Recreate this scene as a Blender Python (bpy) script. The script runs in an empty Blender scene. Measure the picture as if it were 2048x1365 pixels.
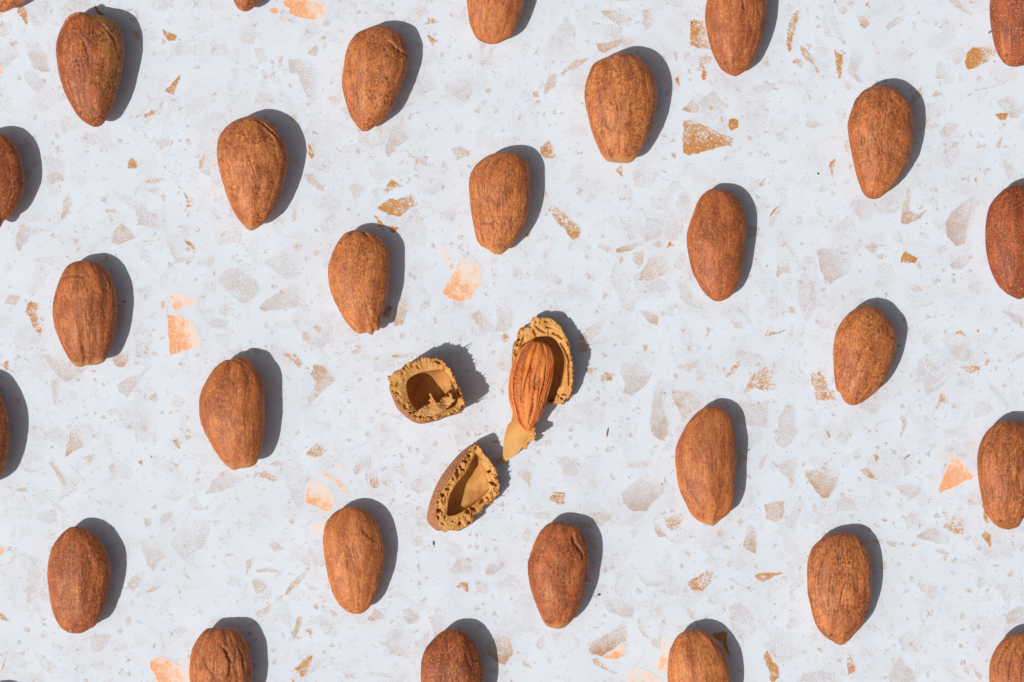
import bpy, math, random
import numpy as np
from mathutils import Vector, geometry

# ---------------------------------------------------------------- scale, camera, light
PX = 0.00014            # metres on the table per photograph pixel (2048 x 1365)
CAM_H = 0.60            # lens height above the table
C = bpy.context.scene.collection
scene = bpy.context.scene

cam_data = bpy.data.cameras.new('camera')
cam = bpy.data.objects.new('camera', cam_data)
C.objects.link(cam)
cam.location = (0, 0, CAM_H)
cam.rotation_euler = (0, 0, 0)
cam_data.sensor_width = 36.0
cam_data.lens = 36.0 * CAM_H / (2048 * PX)
cam_data.clip_start = 0.01
cam_data.clip_end = 50.0
scene.camera = cam

SUN_DIR = Vector((0.68, 0.43, -1.0)).normalized()      # the way the light travels
to_sun = -SUN_DIR
sun_data = bpy.data.lights.new('sun', 'SUN')
sun_data.energy = 3.4
sun_data.angle = math.radians(0.5)
sun_data.color = (1.0, 0.97, 0.93)
sun = bpy.data.objects.new('sun', sun_data)
C.objects.link(sun)
sun.rotation_euler = SUN_DIR.to_track_quat('-Z', 'Y').to_euler()
sun.location = to_sun * 2

world = bpy.data.worlds.new('World')
scene.world = world
world.use_nodes = True
wn = world.node_tree.nodes
sky = wn.new('ShaderNodeTexSky')
sky.sky_type = 'NISHITA'
sky.sun_disc = False
sky.sun_elevation = math.asin(to_sun.z)
sky.sun_rotation = math.atan2(to_sun.x, to_sun.y) % (2 * math.pi)
sky.dust_density = 4.0
sky.air_density = 1.0
sky.ozone_density = 1.0
bg = wn['Background']
bg.inputs['Strength'].default_value = 0.053
hs = wn.new('ShaderNodeHueSaturation')           # camera white balance of the skylight
hs.inputs['Saturation'].default_value = 0.35
world.node_tree.links.new(sky.outputs['Color'], hs.inputs['Color'])
world.node_tree.links.new(hs.outputs['Color'], bg.inputs['Color'])

scene.view_settings.view_transform = 'Standard'
scene.view_settings.look = 'None'
scene.view_settings.exposure = 0.0
scene.view_settings.gamma = 1.0
scene.view_settings.use_curve_mapping = False
scene.render.engine = 'CYCLES'
CHIPS = """
@0 0
G .8 0 135,75 175,45 205,75 225,170 210,200 185,160 140,105
G .95 0 1300,232 1345,262 1415,290 1400,325 1345,330 1315,285
G .9 0 1440,600 1425,660 1385,760 1320,730 1380,665
G .7 180 1275,890 1200,930 1160,950 1155,920 1215,880
G .75 0 1020,1350 1025,1290 1055,1262 1095,1310 1090,1350
T .6 180 1590,1350 1595,1290 1635,1230 1655,1280 1630,1340 1600,1364
F .55 270 210,340 290,330 370,440 400,575 330,575 270,550 230,460
F .45 0 200,570 260,565 340,640 350,720 300,760 240,700 195,630
T .4 0 0,250 50,235 75,270 40,300 0,295
T .35 0 150,235 195,225 205,270 165,295
T .55 0 70,340 130,325 145,350 90,385
F .45 270 1240,1130 1290,1075 1360,1100 1365,1150 1290,1205 1245,1170
T .5 0 435,1180 470,1165 480,1210 450,1235
T .5 0 1355,790 1405,795 1405,820 1370,815
T .35 0 1390,870 1430,930 1430,1010 1405,980
F .4 0 1845,555 1890,545 1895,640 1870,665
F .35 0 1960,560 2000,510 2048,520 2048,620 1990,600
F .4 0 1180,10 1380,0 1380,60 1290,100 1200,60
F .35 0 1670,40 1770,20 1810,70 1700,95
T .3 0 360,170 430,175 490,215 420,200
T .35 0 1525,90 1570,20 1590,0 1560,60
O .8 0 0,490 15,520 15,590 0,595
T .4 0 1140,1075 1190,1110 1175,1115
F .3 0 800,1130 850,1190 860,1230 820,1190
T .5 0 1930,330 1955,320 1945,355
T .7 0 1045,240 1110,250 1130,310 1100,320
T .6 0 1035,150 1085,145 1070,185
T .6 0 210,1150 265,1145 250,1190 215,1180
@512 0
O .85 200 215,10 260,0 400,0 520,20 580,70 545,130 480,160 380,150 310,130 260,105 275,75 230,45
O .9 0 105,75 140,60 180,75 170,110 120,110
O .6 0 195,150 245,155 240,185 200,180
T .55 0 535,175 570,150 600,180 580,215 535,215
T .6 0 410,420 480,360 500,395 480,450 430,445
T .55 0 510,305 545,282 565,310 535,325
T .6 0 170,455 215,450 215,490 180,515
F .5 200 260,470 400,470 480,560 480,700 450,820 410,780 370,700 330,590 265,580
T .4 0 570,780 640,760 680,710 690,760 650,860 620,865
T .4 0 1270,75 1310,50 1360,60 1340,120 1300,165 1290,115
G .6 0 1370,145 1410,150 1460,175 1430,190 1375,190
G .6 150 1370,280 1390,285 1470,345 1425,350 1410,375 1385,330
T .6 0 1830,720 1860,705 1890,725 1870,750 1835,745
T .5 0 1885,370 1885,440 1820,525 1830,480 1860,440
F .45 0 1770,330 1850,350 1830,390 1790,395
T .4 0 940,1040 1010,1000 1020,1020 995,1140 970,1110
F .55 220 1040,1160 1090,1010 1160,980 1240,1040 1260,1080 1200,1130 1120,1180 1060,1265 1035,1230
T .5 0 1190,1195 1250,1245 1330,1275 1400,1345 1330,1320 1240,1260
T .55 0 1560,1195 1640,1165 1710,1215 1640,1270 1600,1290
G .8 0 415,1150 440,1160 470,1240 445,1275 415,1230
T .4 0 430,1120 520,1210 500,1240 470,1230
F .35 0 0,560 60,570 180,640 190,690 60,620
F .35 0 0,720 140,780 130,830 0,840
F .35 0 830,20 900,0 935,30 900,60
F .35 0 1290,1080 1340,1060 1350,1120 1300,1110
F .3 0 520,1120 580,1110 580,1150 530,1150
T .4 0 740,1125 785,1120 770,1145
F .35 0 1880,600 1960,590 1950,640
T .5 0 1145,195 1210,195 1240,215 1200,230 1160,220
T .6 0 260,930 310,920 330,960 280,970
F .35 0 1990,450 2048,470 2048,510
F .3 0 2000,1000 2048,980 2048,1060
F .3 0 840,1250 880,1220 870,1290
F .35 0 165,220 210,240 195,270
T .3 0 1765,920 1785,900 1775,960
@1024 0
T .5 200 710,85 940,80 955,130 935,215 830,195 770,150
T .5 180 1050,80 1130,60 1120,200 1075,240 1040,180
T .6 200 675,350 760,345 880,290 1000,310 960,360 850,370 740,430 690,410
T .6 0 620,460 560,520 480,560 390,595 420,550 490,490
T .6 0 350,590 350,690 255,760 250,690 290,605
G .6 0 165,740 205,728 215,780 175,780
T .6 0 170,440 215,370 205,430
G .7 180 1430,160 1530,170 1560,300 1590,400 1480,385 1425,365 1428,270
G .7 270 1500,455 1600,450 1570,500 1530,520 1560,590 1550,635 1525,645 1520,580 1500,520
G .8 0 1305,630 1330,615 1338,695 1310,660
T .5 0 1290,410 1320,420 1325,480 1310,490
T .6 200 1355,885 1440,800 1500,850 1520,910 1440,905
T .6 270 1545,815 1600,820 1615,880 1590,890 1560,860
T .5 0 1630,775 1680,800 1735,865 1670,850
G .80 255 1370,970 1440,960 1530,1000 1650,1060 1765,1105 1750,1175 1640,1180 1510,1220 1420,1245 1370,1225
G .98 0 1735,960 1770,945 1810,965 1810,1020 1750,1050 1730,1010
T .6 0 1670,935 1690,940 1690,985 1670,970
G .65 180 225,1180 300,1125 330,1190 360,1270 260,1270 230,1230
G .6 0 280,1000 315,990 305,1025
G .6 0 1275,1220 1310,1240 1305,1270 1280,1255
G .75 0 835,1355 875,1315 885,1364 835,1364
F .35 0 455,680 520,620 560,640 570,830 500,830 455,760
F .35 0 420,1050 520,1010 580,1030 590,1090 470,1090
F .3 0 0,880 90,900 90,1030 0,1050
T .5 0 10,1100 35,1100 20,1130
T .4 0 1950,1080 1985,1070 1970,1115
T .55 0 2000,480 2048,450 2048,530 2010,520
T .4 0 80,240 100,210 140,190 130,230
F .3 0 290,120 340,80 330,200
T .6 0 1220,730 1255,720 1265,765 1230,770
T .55 0 800,0 960,0 880,15
T .4 0 580,320 615,320 620,350 590,345
F .3 0 170,920 200,930 190,1060 175,1060
@1536 0
G .65 260 150,200 200,110 260,60 245,140 215,260 195,300 190,400 165,420 150,370 155,290
G .65 0 250,365 290,375 340,440 365,500 410,580 395,590 360,520 300,480 265,430
G .85 0 530,395 560,430 600,440 590,560 580,630 560,630 545,540
G .7 0 185,500 230,470 270,490 240,520
T .5 0 560,70 600,50 640,80 610,120 575,110
G .7 0 775,45 800,10 820,70
T .55 270 700,125 770,130 815,190 770,235 730,190
F .5 200 940,215 1020,140 1120,110 1080,170 960,250
T .55 0 1450,10 1520,0 1560,60 1630,105 1630,130 1560,100 1490,50
G .8 180 1590,430 1640,380 1740,380 1825,390 1810,450 1730,510 1600,560 1580,520
F .5 270 660,400 700,380 760,480 700,580 760,650 740,670 680,620 635,590 650,500
F .4 0 490,180 550,220 610,340 590,360 540,280
F .35 0 370,290 470,400 450,430 390,400
T .4 0 600,645 650,670 660,720 620,715
T .6 0 1310,765 1345,725 1400,765 1330,780
T .5 0 1635,720 1760,705 1930,640 1900,660 1800,700 1670,735
T .8 0 1590,770 1630,745 1610,770
G .85 0 1815,915 1870,905 1920,900 1900,960 1860,965
T .55 0 1920,890 1960,870 2010,890 2005,945 1940,950
F .5 0 1375,1060 1430,980 1530,990 1510,1060 1440,1105 1380,1090
T .55 0 1470,1140 1530,1140 1510,1190 1470,1180
T .55 0 1665,1165 1740,1150 1740,1180 1670,1190
T .6 0 1815,1170 1875,1085 1855,1195
F .45 250 285,1000 340,940 420,1000 510,950 500,980 370,1035
F .4 0 50,1060 120,1055 125,1130 70,1145
T .45 0 605,1130 640,1120 655,1240 620,1210
T .5 0 85,1285 150,1280 140,1315 90,1315
G .8 0 485,1345 495,1300 535,1270 530,1330 510,1364
T .5 0 850,430 890,415 890,445
F .3 0 845,510 900,510 900,570 850,560
T .4 0 1490,430 1530,410 1560,440 1500,450
T .35 0 1325,590 1350,600 1345,625
T .5 0 1370,640 1390,690 1370,690
F .4 0 1760,850 1790,780 1780,850
T .65 0 1140,820 1150,760 1230,690 1240,760 1150,840
T .65 0 1170,1070 1270,990 1230,1050
T .5 0 1160,1150 1220,1130 1200,1160
T .4 0 1225,1280 1290,1270 1260,1300
F .35 0 1590,1270 1650,1290 1620,1310
F .35 0 1430,1330 1480,1330 1470,1364
T .3 0 290,60 320,50 310,120
T .5 0 1150,180 1175,180 1170,210
@0 341
T .5 0 370,50 430,10 500,25 520,80 430,100 380,85
T .6 200 490,400 500,260 545,180 580,270 560,350
T .55 0 1155,80 1200,55 1310,60 1310,80 1240,110 1160,100
T .45 0 1155,150 1280,145 1230,190
T .5 0 840,310 920,310 925,340 850,345
F .45 270 880,160 960,200 1050,220 1150,270 1200,340 1200,460 1100,440 1080,330 980,260
T .6 0 885,580 920,470 970,420 1030,470 1085,540 1000,580 940,600
G .65 180 1470,170 1500,215 1550,230 1545,285 1490,300 1490,240
T .65 0 1275,205 1330,200 1310,220
T .5 0 1110,560 1240,565 1180,580
F .55 240 120,600 140,500 170,420 330,480 240,530 200,590 150,650
F .4 0 1110,640 1190,650 1195,745 1120,710
G .8 0 1475,565 1515,570 1555,610 1560,660 1530,620 1490,585
F .5 0 1340,580 1380,610 1420,690 1560,700 1500,730 1400,750
F .5 0 1740,880 1790,810 1870,780 1980,840 2048,890 2085,960 2048,1020 1950,1070 1850,1010 1800,950
T .6 0 30,1070 80,990 160,1005 120,1085
G .7 180 205,1130 240,1045 300,1065 295,1150 320,1240 350,1280 315,1335 275,1270 240,1180
O .6 250 1345,990 1430,980 1540,1010 1595,1050 1530,1080 1400,1125 1370,1090 1380,1050
O .9 0 1285,1050 1315,1045 1320,1105 1290,1105
O .82 190 1335,1155 1440,1160 1530,1210 1580,1290 1600,1364 1605,1424 1360,1479 1355,1364 1340,1250
O .5 0 1245,1290 1270,1275 1270,1320 1250,1320
F .5 0 1660,1220 1740,1180 1820,1220 1810,1280 1700,1260
F .4 0 1590,1120 1700,1110 1700,1140 1600,1155
F .4 0 1850,1145 1940,1190 1920,1200 1870,1185
T .4 0 1895,570 1930,550 1940,590 1900,600
F .35 0 1650,690 1720,670 1690,780 1660,800
T .4 0 1840,680 1880,680 1860,740
T .5 0 845,180 850,265 830,265
T .4 0 1750,215 1780,200 1780,235
F .35 0 105,1364 130,1260 180,1280 170,1364
T .7 0 835,690 860,680 875,725 845,725
G .95 0 965,1045 1000,1040 1010,1065 975,1055
T .6 0 970,985 1000,985 990,1005
T .35 0 600,350 650,300 690,270 640,350
T .4 0 60,750 90,790 70,795
F .35 0 250,710 400,690 430,740 300,740
F .3 0 320,850 340,940 360,950
F .35 0 1220,610 1300,600 1290,650
T .4 0 730,480 760,470 750,490
@512 341
T .55 0 385,30 450,20 530,120 540,170 490,150 400,80
F .5 0 745,150 760,110 870,110 870,170 790,250 770,200
T .4 0 920,170 960,140 990,160 960,215
G .7 90 1040,130 1080,75 1175,130 1100,150 1045,195
G .78 190 970,300 1060,230 1120,235 1250,190 1260,240 1300,270 1220,320 1150,375 1090,360 1000,325
G .9 0 940,360 970,370 1010,420 1020,450 980,450 970,400
G .9 0 1060,445 1140,460 1100,505 1075,490
T .5 270 285,410 300,280 330,240 320,340 310,410
T .55 0 290,620 340,570 370,610 320,660
T .5 0 455,660 485,635 520,650 500,680 460,695
F .5 220 20,1100 60,1050 150,990 260,920 330,920 380,1000 390,1090 210,1120 60,1130
F .4 0 190,830 280,800 370,830 300,860
T .6 0 370,1290 420,1290 440,1364 375,1364
T .6 0 480,1240 520,1250 520,1290 490,1310
T .55 250 1090,1180 1160,980 1210,1000 1215,1130 1170,1240 1110,1250
T .8 0 1000,1140 1070,1080 1100,1100 1060,1190 1020,1170
O .45 270 1450,600 1500,580 1555,700 1510,725 1480,680
O .85 0 1500,720 1550,700 1555,715 1510,728
O .7 230 1490,970 1550,870 1590,800 1620,720 1730,700 1790,760 1810,900 1760,950 1720,1030 1640,1050 1570,1030 1510,1000
O .8 0 1540,765 1565,750 1590,790 1560,800
O .7 0 1820,725 1870,730 1940,750 1900,755
T .55 0 1710,1165 1790,1120 1830,1270 1800,1280 1750,1210
F .45 270 1900,1040 1990,1040 2048,1100 2048,1250 1990,1300 1910,1290 1930,1180
G .6 0 1960,1340 2000,1290 2030,1340 1990,1364
F .45 0 1300,1080 1340,1045 1380,1090 1340,1120
F .4 0 395,1160 440,1270 380,1230
T .4 0 430,860 455,850 455,890 430,890
F .35 0 480,920 540,930 540,1000 500,1040
T .4 0 1410,740 1450,740 1440,770
T .6 0 1315,380 1340,385 1335,400
F .35 0 510,1120 640,1140 620,1190 520,1200
T .4 0 590,1290 610,1300 605,1340
F .3 0 0,590 80,580 70,640 0,630
F .3 0 910,230 940,240 930,280
@1024 341
G .62 270 285,320 310,270 380,300 460,380 540,450 540,530 490,560 460,530 410,460 340,390
T .5 0 680,600 720,585 800,630 770,660 690,620
T .6 180 830,630 900,605 1060,565 1050,590 930,650 835,660
T .55 0 970,660 1050,640 1055,740 1020,785 960,710
T .5 200 1090,700 1200,695 1250,760 1300,825 1190,850 1100,890 1010,880 1040,800 1080,740
T .6 0 850,710 880,690 890,720 860,760
T .5 0 1125,580 1185,560 1195,620 1140,615
G .85 0 1250,590 1265,560 1275,590 1300,600 1260,610 1230,630
T .5 0 1040,510 1110,490 1110,530
F .45 0 890,520 950,510 940,550
T .5 0 700,510 740,510 735,545 700,540
F .4 0 830,330 860,370 900,430 870,440
T .45 0 1035,320 1080,370 1110,450 1070,410
T .55 0 1130,400 1175,400 1140,425
T .5 0 870,240 900,225 940,245 905,238
T .6 0 890,110 920,120 910,150
G .8 0 830,0 885,0 885,60 850,25
F .4 0 970,0 1200,0 1150,70 1100,150 980,130
F .4 0 1300,100 1380,150 1340,160
T .7 0 1970,105 2030,60 2010,120 1980,130
T .6 0 245,180 265,155 290,215 240,215
T .6 270 1020,1125 1110,1130 1170,1170 1160,1240 1100,1220 1050,1170
F .45 0 1310,880 1400,900 1440,1000 1530,1060 1530,1120 1440,1100 1350,1030
T .45 0 1240,1100 1310,1060 1335,1090 1260,1120
F .4 0 1810,1100 1880,1160 1920,1230 1880,1220
T .5 0 1755,1210 1840,1210 1830,1270 1780,1260
T .6 0 1345,1270 1385,1270 1370,1305
T .7 0 1555,1250 1585,1270 1580,1300 1560,1290
T .55 0 1690,1130 1715,1150 1710,1165
F .45 0 0,760 40,770 110,860 60,880 0,850
T .45 0 90,640 135,660 120,710 100,700
F .4 0 70,970 130,970 110,1020
T .4 0 340,970 385,985 350,1000
F .42 220 590,1280 700,1180 740,1170 720,1260 640,1364 600,1364
T .4 0 755,940 800,960 770,960
G .8 0 1055,965 1070,960 1065,990
T .55 0 575,660 620,700 590,715
F .4 0 670,690 720,720 710,740
T .6 0 1880,430 1960,450 1975,530 1880,540
T .5 0 1980,500 2020,520 1990,540
T .8 0 1930,710 1965,705 1950,720
F .35 0 1930,880 2048,880 2048,1060 1980,960
T .4 0 915,1090 945,1080 935,1130
G .9 0 110,510 145,500 140,530 115,535
F .35 0 1160,960 1230,1020 1200,1030
F .35 0 1190,1140 1240,1110 1220,1140
G .6 0 2020,1320 2048,1270 2048,1330
T .65 0 530,1320 590,1290 610,1350 540,1364
@1536 341
G .85 200 10,390 40,320 120,250 70,310 20,370
T .5 0 0,440 20,390 110,290 60,410 20,460
T .5 0 380,330 420,330 470,390 420,370
T .5 0 485,390 510,400 510,420 490,420
T .5 0 225,370 265,375 260,395 230,390
F .45 0 100,500 150,570 240,710 240,760 200,730 150,630
T .5 250 65,840 75,700 150,750 180,830 120,820 75,860
F .55 200 390,640 460,620 590,640 640,690 665,760 650,820 560,870 500,915 450,870 410,770
F .45 0 230,880 290,800 370,860 385,1000 385,1110 300,1220 270,1150 240,1030
T .6 0 160,1090 215,1095 215,1150 170,1140
T .6 0 415,945 465,940 440,975
T .6 0 770,610 830,580 880,600 850,670 800,640
T .6 0 860,680 920,665 920,715 880,710
G .95 0 1065,700 1095,645 1200,700 1175,745 1060,735
T .62 260 1070,330 1090,240 1130,90 1145,180 1130,320 1180,350 1280,315 1210,390 1110,435 1065,425
F .65 200 1420,430 1450,360 1560,250 1655,190 1640,300 1600,450 1580,590 1500,610 1430,530
F .5 200 1450,760 1520,690 1650,660 1620,740 1540,795 1480,795
F .4 0 1300,870 1370,830 1330,910
T .45 0 1120,930 1200,910 1210,970 1170,980
G .7 0 1490,1300 1540,1280 1590,1335 1530,1315
G .7 0 1660,1285 1690,1270 1685,1300
F .55 0 1890,1130 1940,1130 2048,1180 2048,1270 1960,1220
F .45 0 1150,1110 1200,1080 1330,1050 1290,1080 1190,1110
G .6 0 0,1295 70,1290 150,1275 80,1310 0,1330
T .5 0 520,1240 545,1225 540,1265
G .8 0 1650,75 1665,50 1670,105
T .5 0 1585,80 1610,30 1610,100
G .85 0 500,0 520,0 520,60 505,30
T .5 0 600,90 640,65 655,95 620,115
T .5 0 410,140 440,110 450,170 415,180
T .5 0 520,100 550,110 540,130
F .4 0 1310,390 1400,450 1380,490 1340,460
T .5 0 1410,290 1430,300 1420,325
F .35 0 1460,170 1520,130 1510,180
F .45 0 590,510 670,540 650,565
F .35 0 650,960 800,960 760,1000 650,1000
T .4 0 1320,750 1360,760 1340,780
F .3 0 1220,660 1290,660 1270,680
G .6 0 1480,1100 1510,1100 1495,1112
T .4 0 640,370 690,430 670,460
T .65 0 860,1055 910,1060 870,1070
T .5 0 1060,1180 1100,1190 1080,1205
F .4 0 1710,240 1740,250 1730,300
T .4 0 1720,0 1745,0 1735,50
F .35 0 0,860 50,900 60,1100 0,1130
@0 682
F .5 250 350,120 440,100 540,170 600,215 700,220 640,270 530,330 450,270 390,200
T .6 260 895,140 1000,90 1035,70 1030,150 990,210 935,210
F .5 250 930,350 1040,290 1130,260 1210,190 1110,340 1020,450 950,410
T .5 0 410,320 460,310 465,400 450,520 420,480
G .8 0 35,170 65,155 65,230 45,235
T .4 0 100,180 130,190 125,220
T .5 0 360,325 380,330 370,360
T .55 0 1185,460 1250,400 1240,490
F .45 0 1350,520 1400,430 1490,500 1430,535
F .45 0 840,560 930,530 965,580 880,595
T .6 250 520,930 545,800 560,700 610,700 670,850 600,880
T .5 0 645,930 760,910 720,985
F .4 0 310,700 440,680 510,740 460,830 380,780
G .7 0 1380,795 1420,785 1445,865 1430,870
T .6 0 1350,970 1440,985 1410,1015
G .65 0 1100,970 1140,950 1140,1000
T .6 0 385,965 420,970 490,1060 530,1130 530,1170 500,1160 450,1080
T .6 0 575,1130 610,1150 600,1170 580,1165
T .6 0 120,1190 200,1175 225,1210 160,1210
T .55 0 350,1200 390,1185 370,1210
T .55 0 705,1190 760,1180 720,1200
F .5 220 1640,1220 1750,1060 1800,1030 1900,1090 1960,1110 1850,1180 1700,1220
F .4 0 130,950 200,1030 300,1040 250,1060 190,1040
T .45 0 325,1060 360,1055 355,1080
F .45 0 400,1280 460,1310 530,1350 520,1364 430,1364
F .4 0 1490,1290 1560,1230 1580,1300 1620,1364 1580,1364
T .4 0 1870,1250 1930,1300 1920,1305
F .4 0 1050,660 1100,760 1140,800 1090,790
T .45 0 890,885 925,880 915,905
T .4 0 840,470 880,440 870,470
F .35 0 100,0 220,0 250,80 110,75
T .5 0 1205,100 1245,85 1270,120 1230,120
F .35 0 770,1290 800,1280 810,1320
F .35 0 850,1290 890,1260 880,1310
F .35 0 560,1000 640,1080 680,1140 600,1060
T .45 0 785,680 825,685 800,695
T .65 0 120,460 175,460 150,500
F .35 0 1460,940 1630,920 1560,950
T .45 0 270,530 300,545 310,570
T .55 0 1480,1095 1500,1090 1490,1115
O .3 0 1260,210 1310,195 1300,220
F .35 0 550,400 610,420 600,470 560,460
T .35 0 845,310 880,340 860,355
T .3 0 890,295 920,310 905,330
@512 682
G .6 0 215,95 310,100 370,180 345,215 290,165
T .6 120 435,270 460,190 540,200 640,320 560,380 430,520 410,460 480,350
T .6 0 755,80 800,65 840,80 810,110 765,110
T .6 0 940,140 960,125 980,150 960,165
T .6 180 1085,115 1150,105 1260,115 1180,135 1090,130
T .55 0 705,15 735,10 730,35 710,35
T .5 0 375,5 420,0 410,20
G .6 180 400,905 490,815 580,880 520,925 430,925
G .6 0 25,1060 70,1040 140,1080 190,1110 130,1130 70,1095 30,1090
T .5 0 105,990 160,960 230,990 200,1000
O .45 0 635,1020 690,980 710,1040 640,1045
O .72 0 490,1045 560,1060 660,1110 740,1220 730,1240 660,1170 580,1090 510,1070
O .68 240 415,1115 520,1130 600,1190 630,1270 600,1364 540,1364 470,1320 390,1290 400,1230
T .6 0 770,1030 830,985 840,1030 790,1070
F .5 0 880,1050 900,980 915,1010 895,1060
G .6 0 910,1095 970,1100 1015,1150 960,1195 915,1160
F .4 270 1225,1140 1310,1090 1400,1180 1300,1230 1240,1190
F .4 0 980,800 990,660 1070,720 1060,800 1000,860
F .35 0 870,620 930,610 940,650 880,670
F .4 0 720,890 800,850 910,800 880,830 780,870
T .5 0 310,735 340,740 335,760 315,760
T .4 0 675,480 690,510 680,520
F .45 0 1030,580 1100,590 1170,635 1110,620
T .4 0 1000,490 1030,500 1010,520
T .45 0 770,255 820,260 800,280
T .5 0 960,300 995,300 990,325 965,325
T .45 0 945,550 990,560 970,590
F .4 0 1450,680 1500,660 1530,680 1470,700
T .45 0 1700,690 1755,690 1740,720
F .4 0 1940,410 2010,300 2020,270 1990,360
T .4 0 220,270 290,320 250,310
T .4 0 1170,1300 1220,1290 1210,1320
T .5 0 1900,1300 1990,1330 1940,1330
T .75 0 1870,790 1955,800 1945,820 1890,815
T .6 0 615,890 650,850 640,870
F .3 0 440,40 520,60 540,100
T .4 0 620,100 660,90 680,120 640,130
F .35 0 710,150 740,140 735,170
F .3 0 650,690 740,750 760,740
F .4 0 830,1120 855,1130 850,1160
T .5 0 800,1190 815,1200 800,1215
G .7 0 1960,0 2020,0 1990,15
T .4 0 970,920 1000,920 990,950
@1024 682
G .65 0 700,290 740,250 800,270 800,320 740,325 700,320
F .55 270 865,260 870,180 950,120 1020,160 1060,210 1120,260 1090,330 960,445 885,420 905,340
F .6 270 1130,370 1190,300 1220,330 1210,440 1210,560 1250,650 1250,740 1200,800 1130,760 1100,660 1120,560 1120,460
T .5 180 1275,400 1480,400 1530,480 1500,530 1400,600 1370,670 1340,570 1290,470
G .55 240 1850,425 1890,330 1940,250 2048,190 2110,180 2090,260 2115,395 2000,395 1940,375
G .6 0 1705,280 1740,240 1810,160 1830,200 1760,270 1715,305
T .6 0 1285,275 1310,260 1330,290 1310,305
T .5 0 1360,200 1500,150 1470,210 1410,260 1380,230
G .75 0 1335,205 1350,200 1345,220
T .4 0 1470,320 1500,260 1560,260 1530,310
T .5 0 695,370 740,375 750,405
F .5 0 360,970 410,920 530,940 520,1080 420,1080 390,1000
T .45 0 920,1020 915,970 1010,970 1100,960 1100,995 1000,1015
T .55 300 25,1040 80,1020 155,1050 145,1175 100,1120
G .65 0 295,1270 330,1222 425,1235 425,1310 360,1310
G .95 0 330,1205 420,1218 425,1232 330,1217
T .5 180 740,890 760,840 830,870 790,890
F .62 270 870,1215 1030,1095 1100,1130 1220,1160 1220,1220 1130,1290 1080,1364 960,1364 900,1310
T .45 0 585,945 660,905 630,940
T .5 0 260,800 320,790 310,840 270,850
F .4 0 420,590 530,640 640,690 600,690 480,650
F .35 0 360,800 410,800 400,850
F .35 0 770,520 830,500 820,535
T .5 0 1965,1030 1980,960 2048,900 2030,960 2000,1030
T .7 0 1045,35 1085,30 1080,65 1060,95 1050,60
T .4 0 1110,90 1140,90 1130,105
T .55 0 1555,60 1590,30 1600,50 1580,80
F .4 0 620,0 640,50 790,0 700,-10
T .65 0 515,50 560,0 620,0 600,90 540,95
T .65 0 580,220 650,220 640,280 600,250
T .5 0 1800,850 1900,950 1880,1000 1810,1010
F .5 0 1780,480 1930,500 2048,480 2048,700 1930,685 1790,660
T .4 0 340,1170 365,1125 355,1150
F .4 0 560,1364 600,1280 680,1300 720,1364
F .4 0 120,920 160,920 130,980
F .3 0 260,1110 320,1100 310,1130
T .35 0 1080,890 1130,880 1120,920
T .35 0 940,1075 1000,1065 960,1080
F .35 0 140,1330 280,1330 200,1364 140,1364
@1536 682
G .62 0 335,265 420,250 465,310 480,370 550,480 470,480 390,470 370,390 345,320
T .45 0 240,130 240,210 300,280 260,260 235,210
F .5 0 60,740 100,580 150,500 200,520 240,740 200,800 130,860 70,830 50,790
T .62 240 295,1045 400,1030 500,1015 580,1050 550,1150 480,1260 430,1260 370,1180 320,1110
F .5 240 30,960 60,1000 150,950 230,930 215,1060 190,1140 110,1060
F .4 0 700,560 760,680 820,720 920,640 1010,630 880,660 800,730 750,700
F .5 0 1410,20 1500,30 1640,90 1640,110 1600,170 1500,160 1450,90
F .5 0 1240,130 1320,160 1400,210 1330,270 1270,220
G .6 0 1515,215 1610,200 1700,200 1690,235 1620,260 1570,230
G .6 0 1735,160 1760,140 1775,170 1750,200 1730,190
G .5 0 1670,60 1770,110 1720,100
T .55 0 1505,250 1530,250 1530,280 1510,280
F .5 0 1920,190 1970,130 2048,80 2048,120 1990,160
F .4 0 1730,300 1830,380 1940,530 1900,560 1840,490 1790,400
G .6 0 1375,430 1410,420 1420,470 1370,520 1315,600 1320,560 1360,500
F .4 0 1650,500 1700,470 1820,550 1750,600 1640,620
T .55 260 1090,600 1130,540 1110,680 1060,770 1070,680
T .5 0 1460,520 1490,500 1515,530 1480,550
F .45 0 1280,840 1340,800 1340,860 1300,870
F .4 0 1170,310 1260,280 1230,330 1180,345
T .55 0 1320,620 1350,620 1340,640
T .55 0 1330,680 1370,685 1350,705
G .85 0 840,915 870,910 890,940 860,970
G .7 0 735,1035 790,1015 840,1070 875,1110 800,1100 760,1060
T .5 0 930,975 985,1000 970,1015
O .95 240 1475,905 1560,970 1645,1090 1540,1140 1380,1215 1365,1200 1400,1100 1440,1000
O .8 0 1610,810 1650,810 1620,835
O .5 0 1355,925 1400,920 1390,960 1360,950
O .4 0 1290,1170 1330,1160 1320,1190
O .4 0 1450,1215 1520,1190 1480,1235
F .45 0 1020,1160 1130,1140 1250,1180 1200,1230 1140,1290 1060,1230
T .5 0 935,1205 985,1225 970,1270
T .6 0 1270,1285 1300,1285 1285,1310
T .62 0 -30,1310 130,1270 135,1364 110,1430 50,1450 -20,1420
T .6 0 230,1364 240,1340 270,1345 260,1370
T .55 0 360,1364 365,1300 390,1330 385,1364
F .5 0 530,1290 620,1240 700,1300 720,1364 560,1364
F .4 0 870,1290 940,1310 930,1350 890,1340
T .75 0 460,725 490,720 500,775 480,775
T .55 0 345,760 370,770 360,780
T .55 0 270,1000 290,960 300,990 280,1010
T .55 0 590,990 615,1000 600,1020
F .4 0 320,690 380,660 400,690 340,710
F .35 0 450,540 520,530 500,570
F .4 0 1420,720 1480,700 1510,740 1450,750
G .65 0 1710,1290 1740,1364 1770,1454 1745,1460 1720,1410
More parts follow.
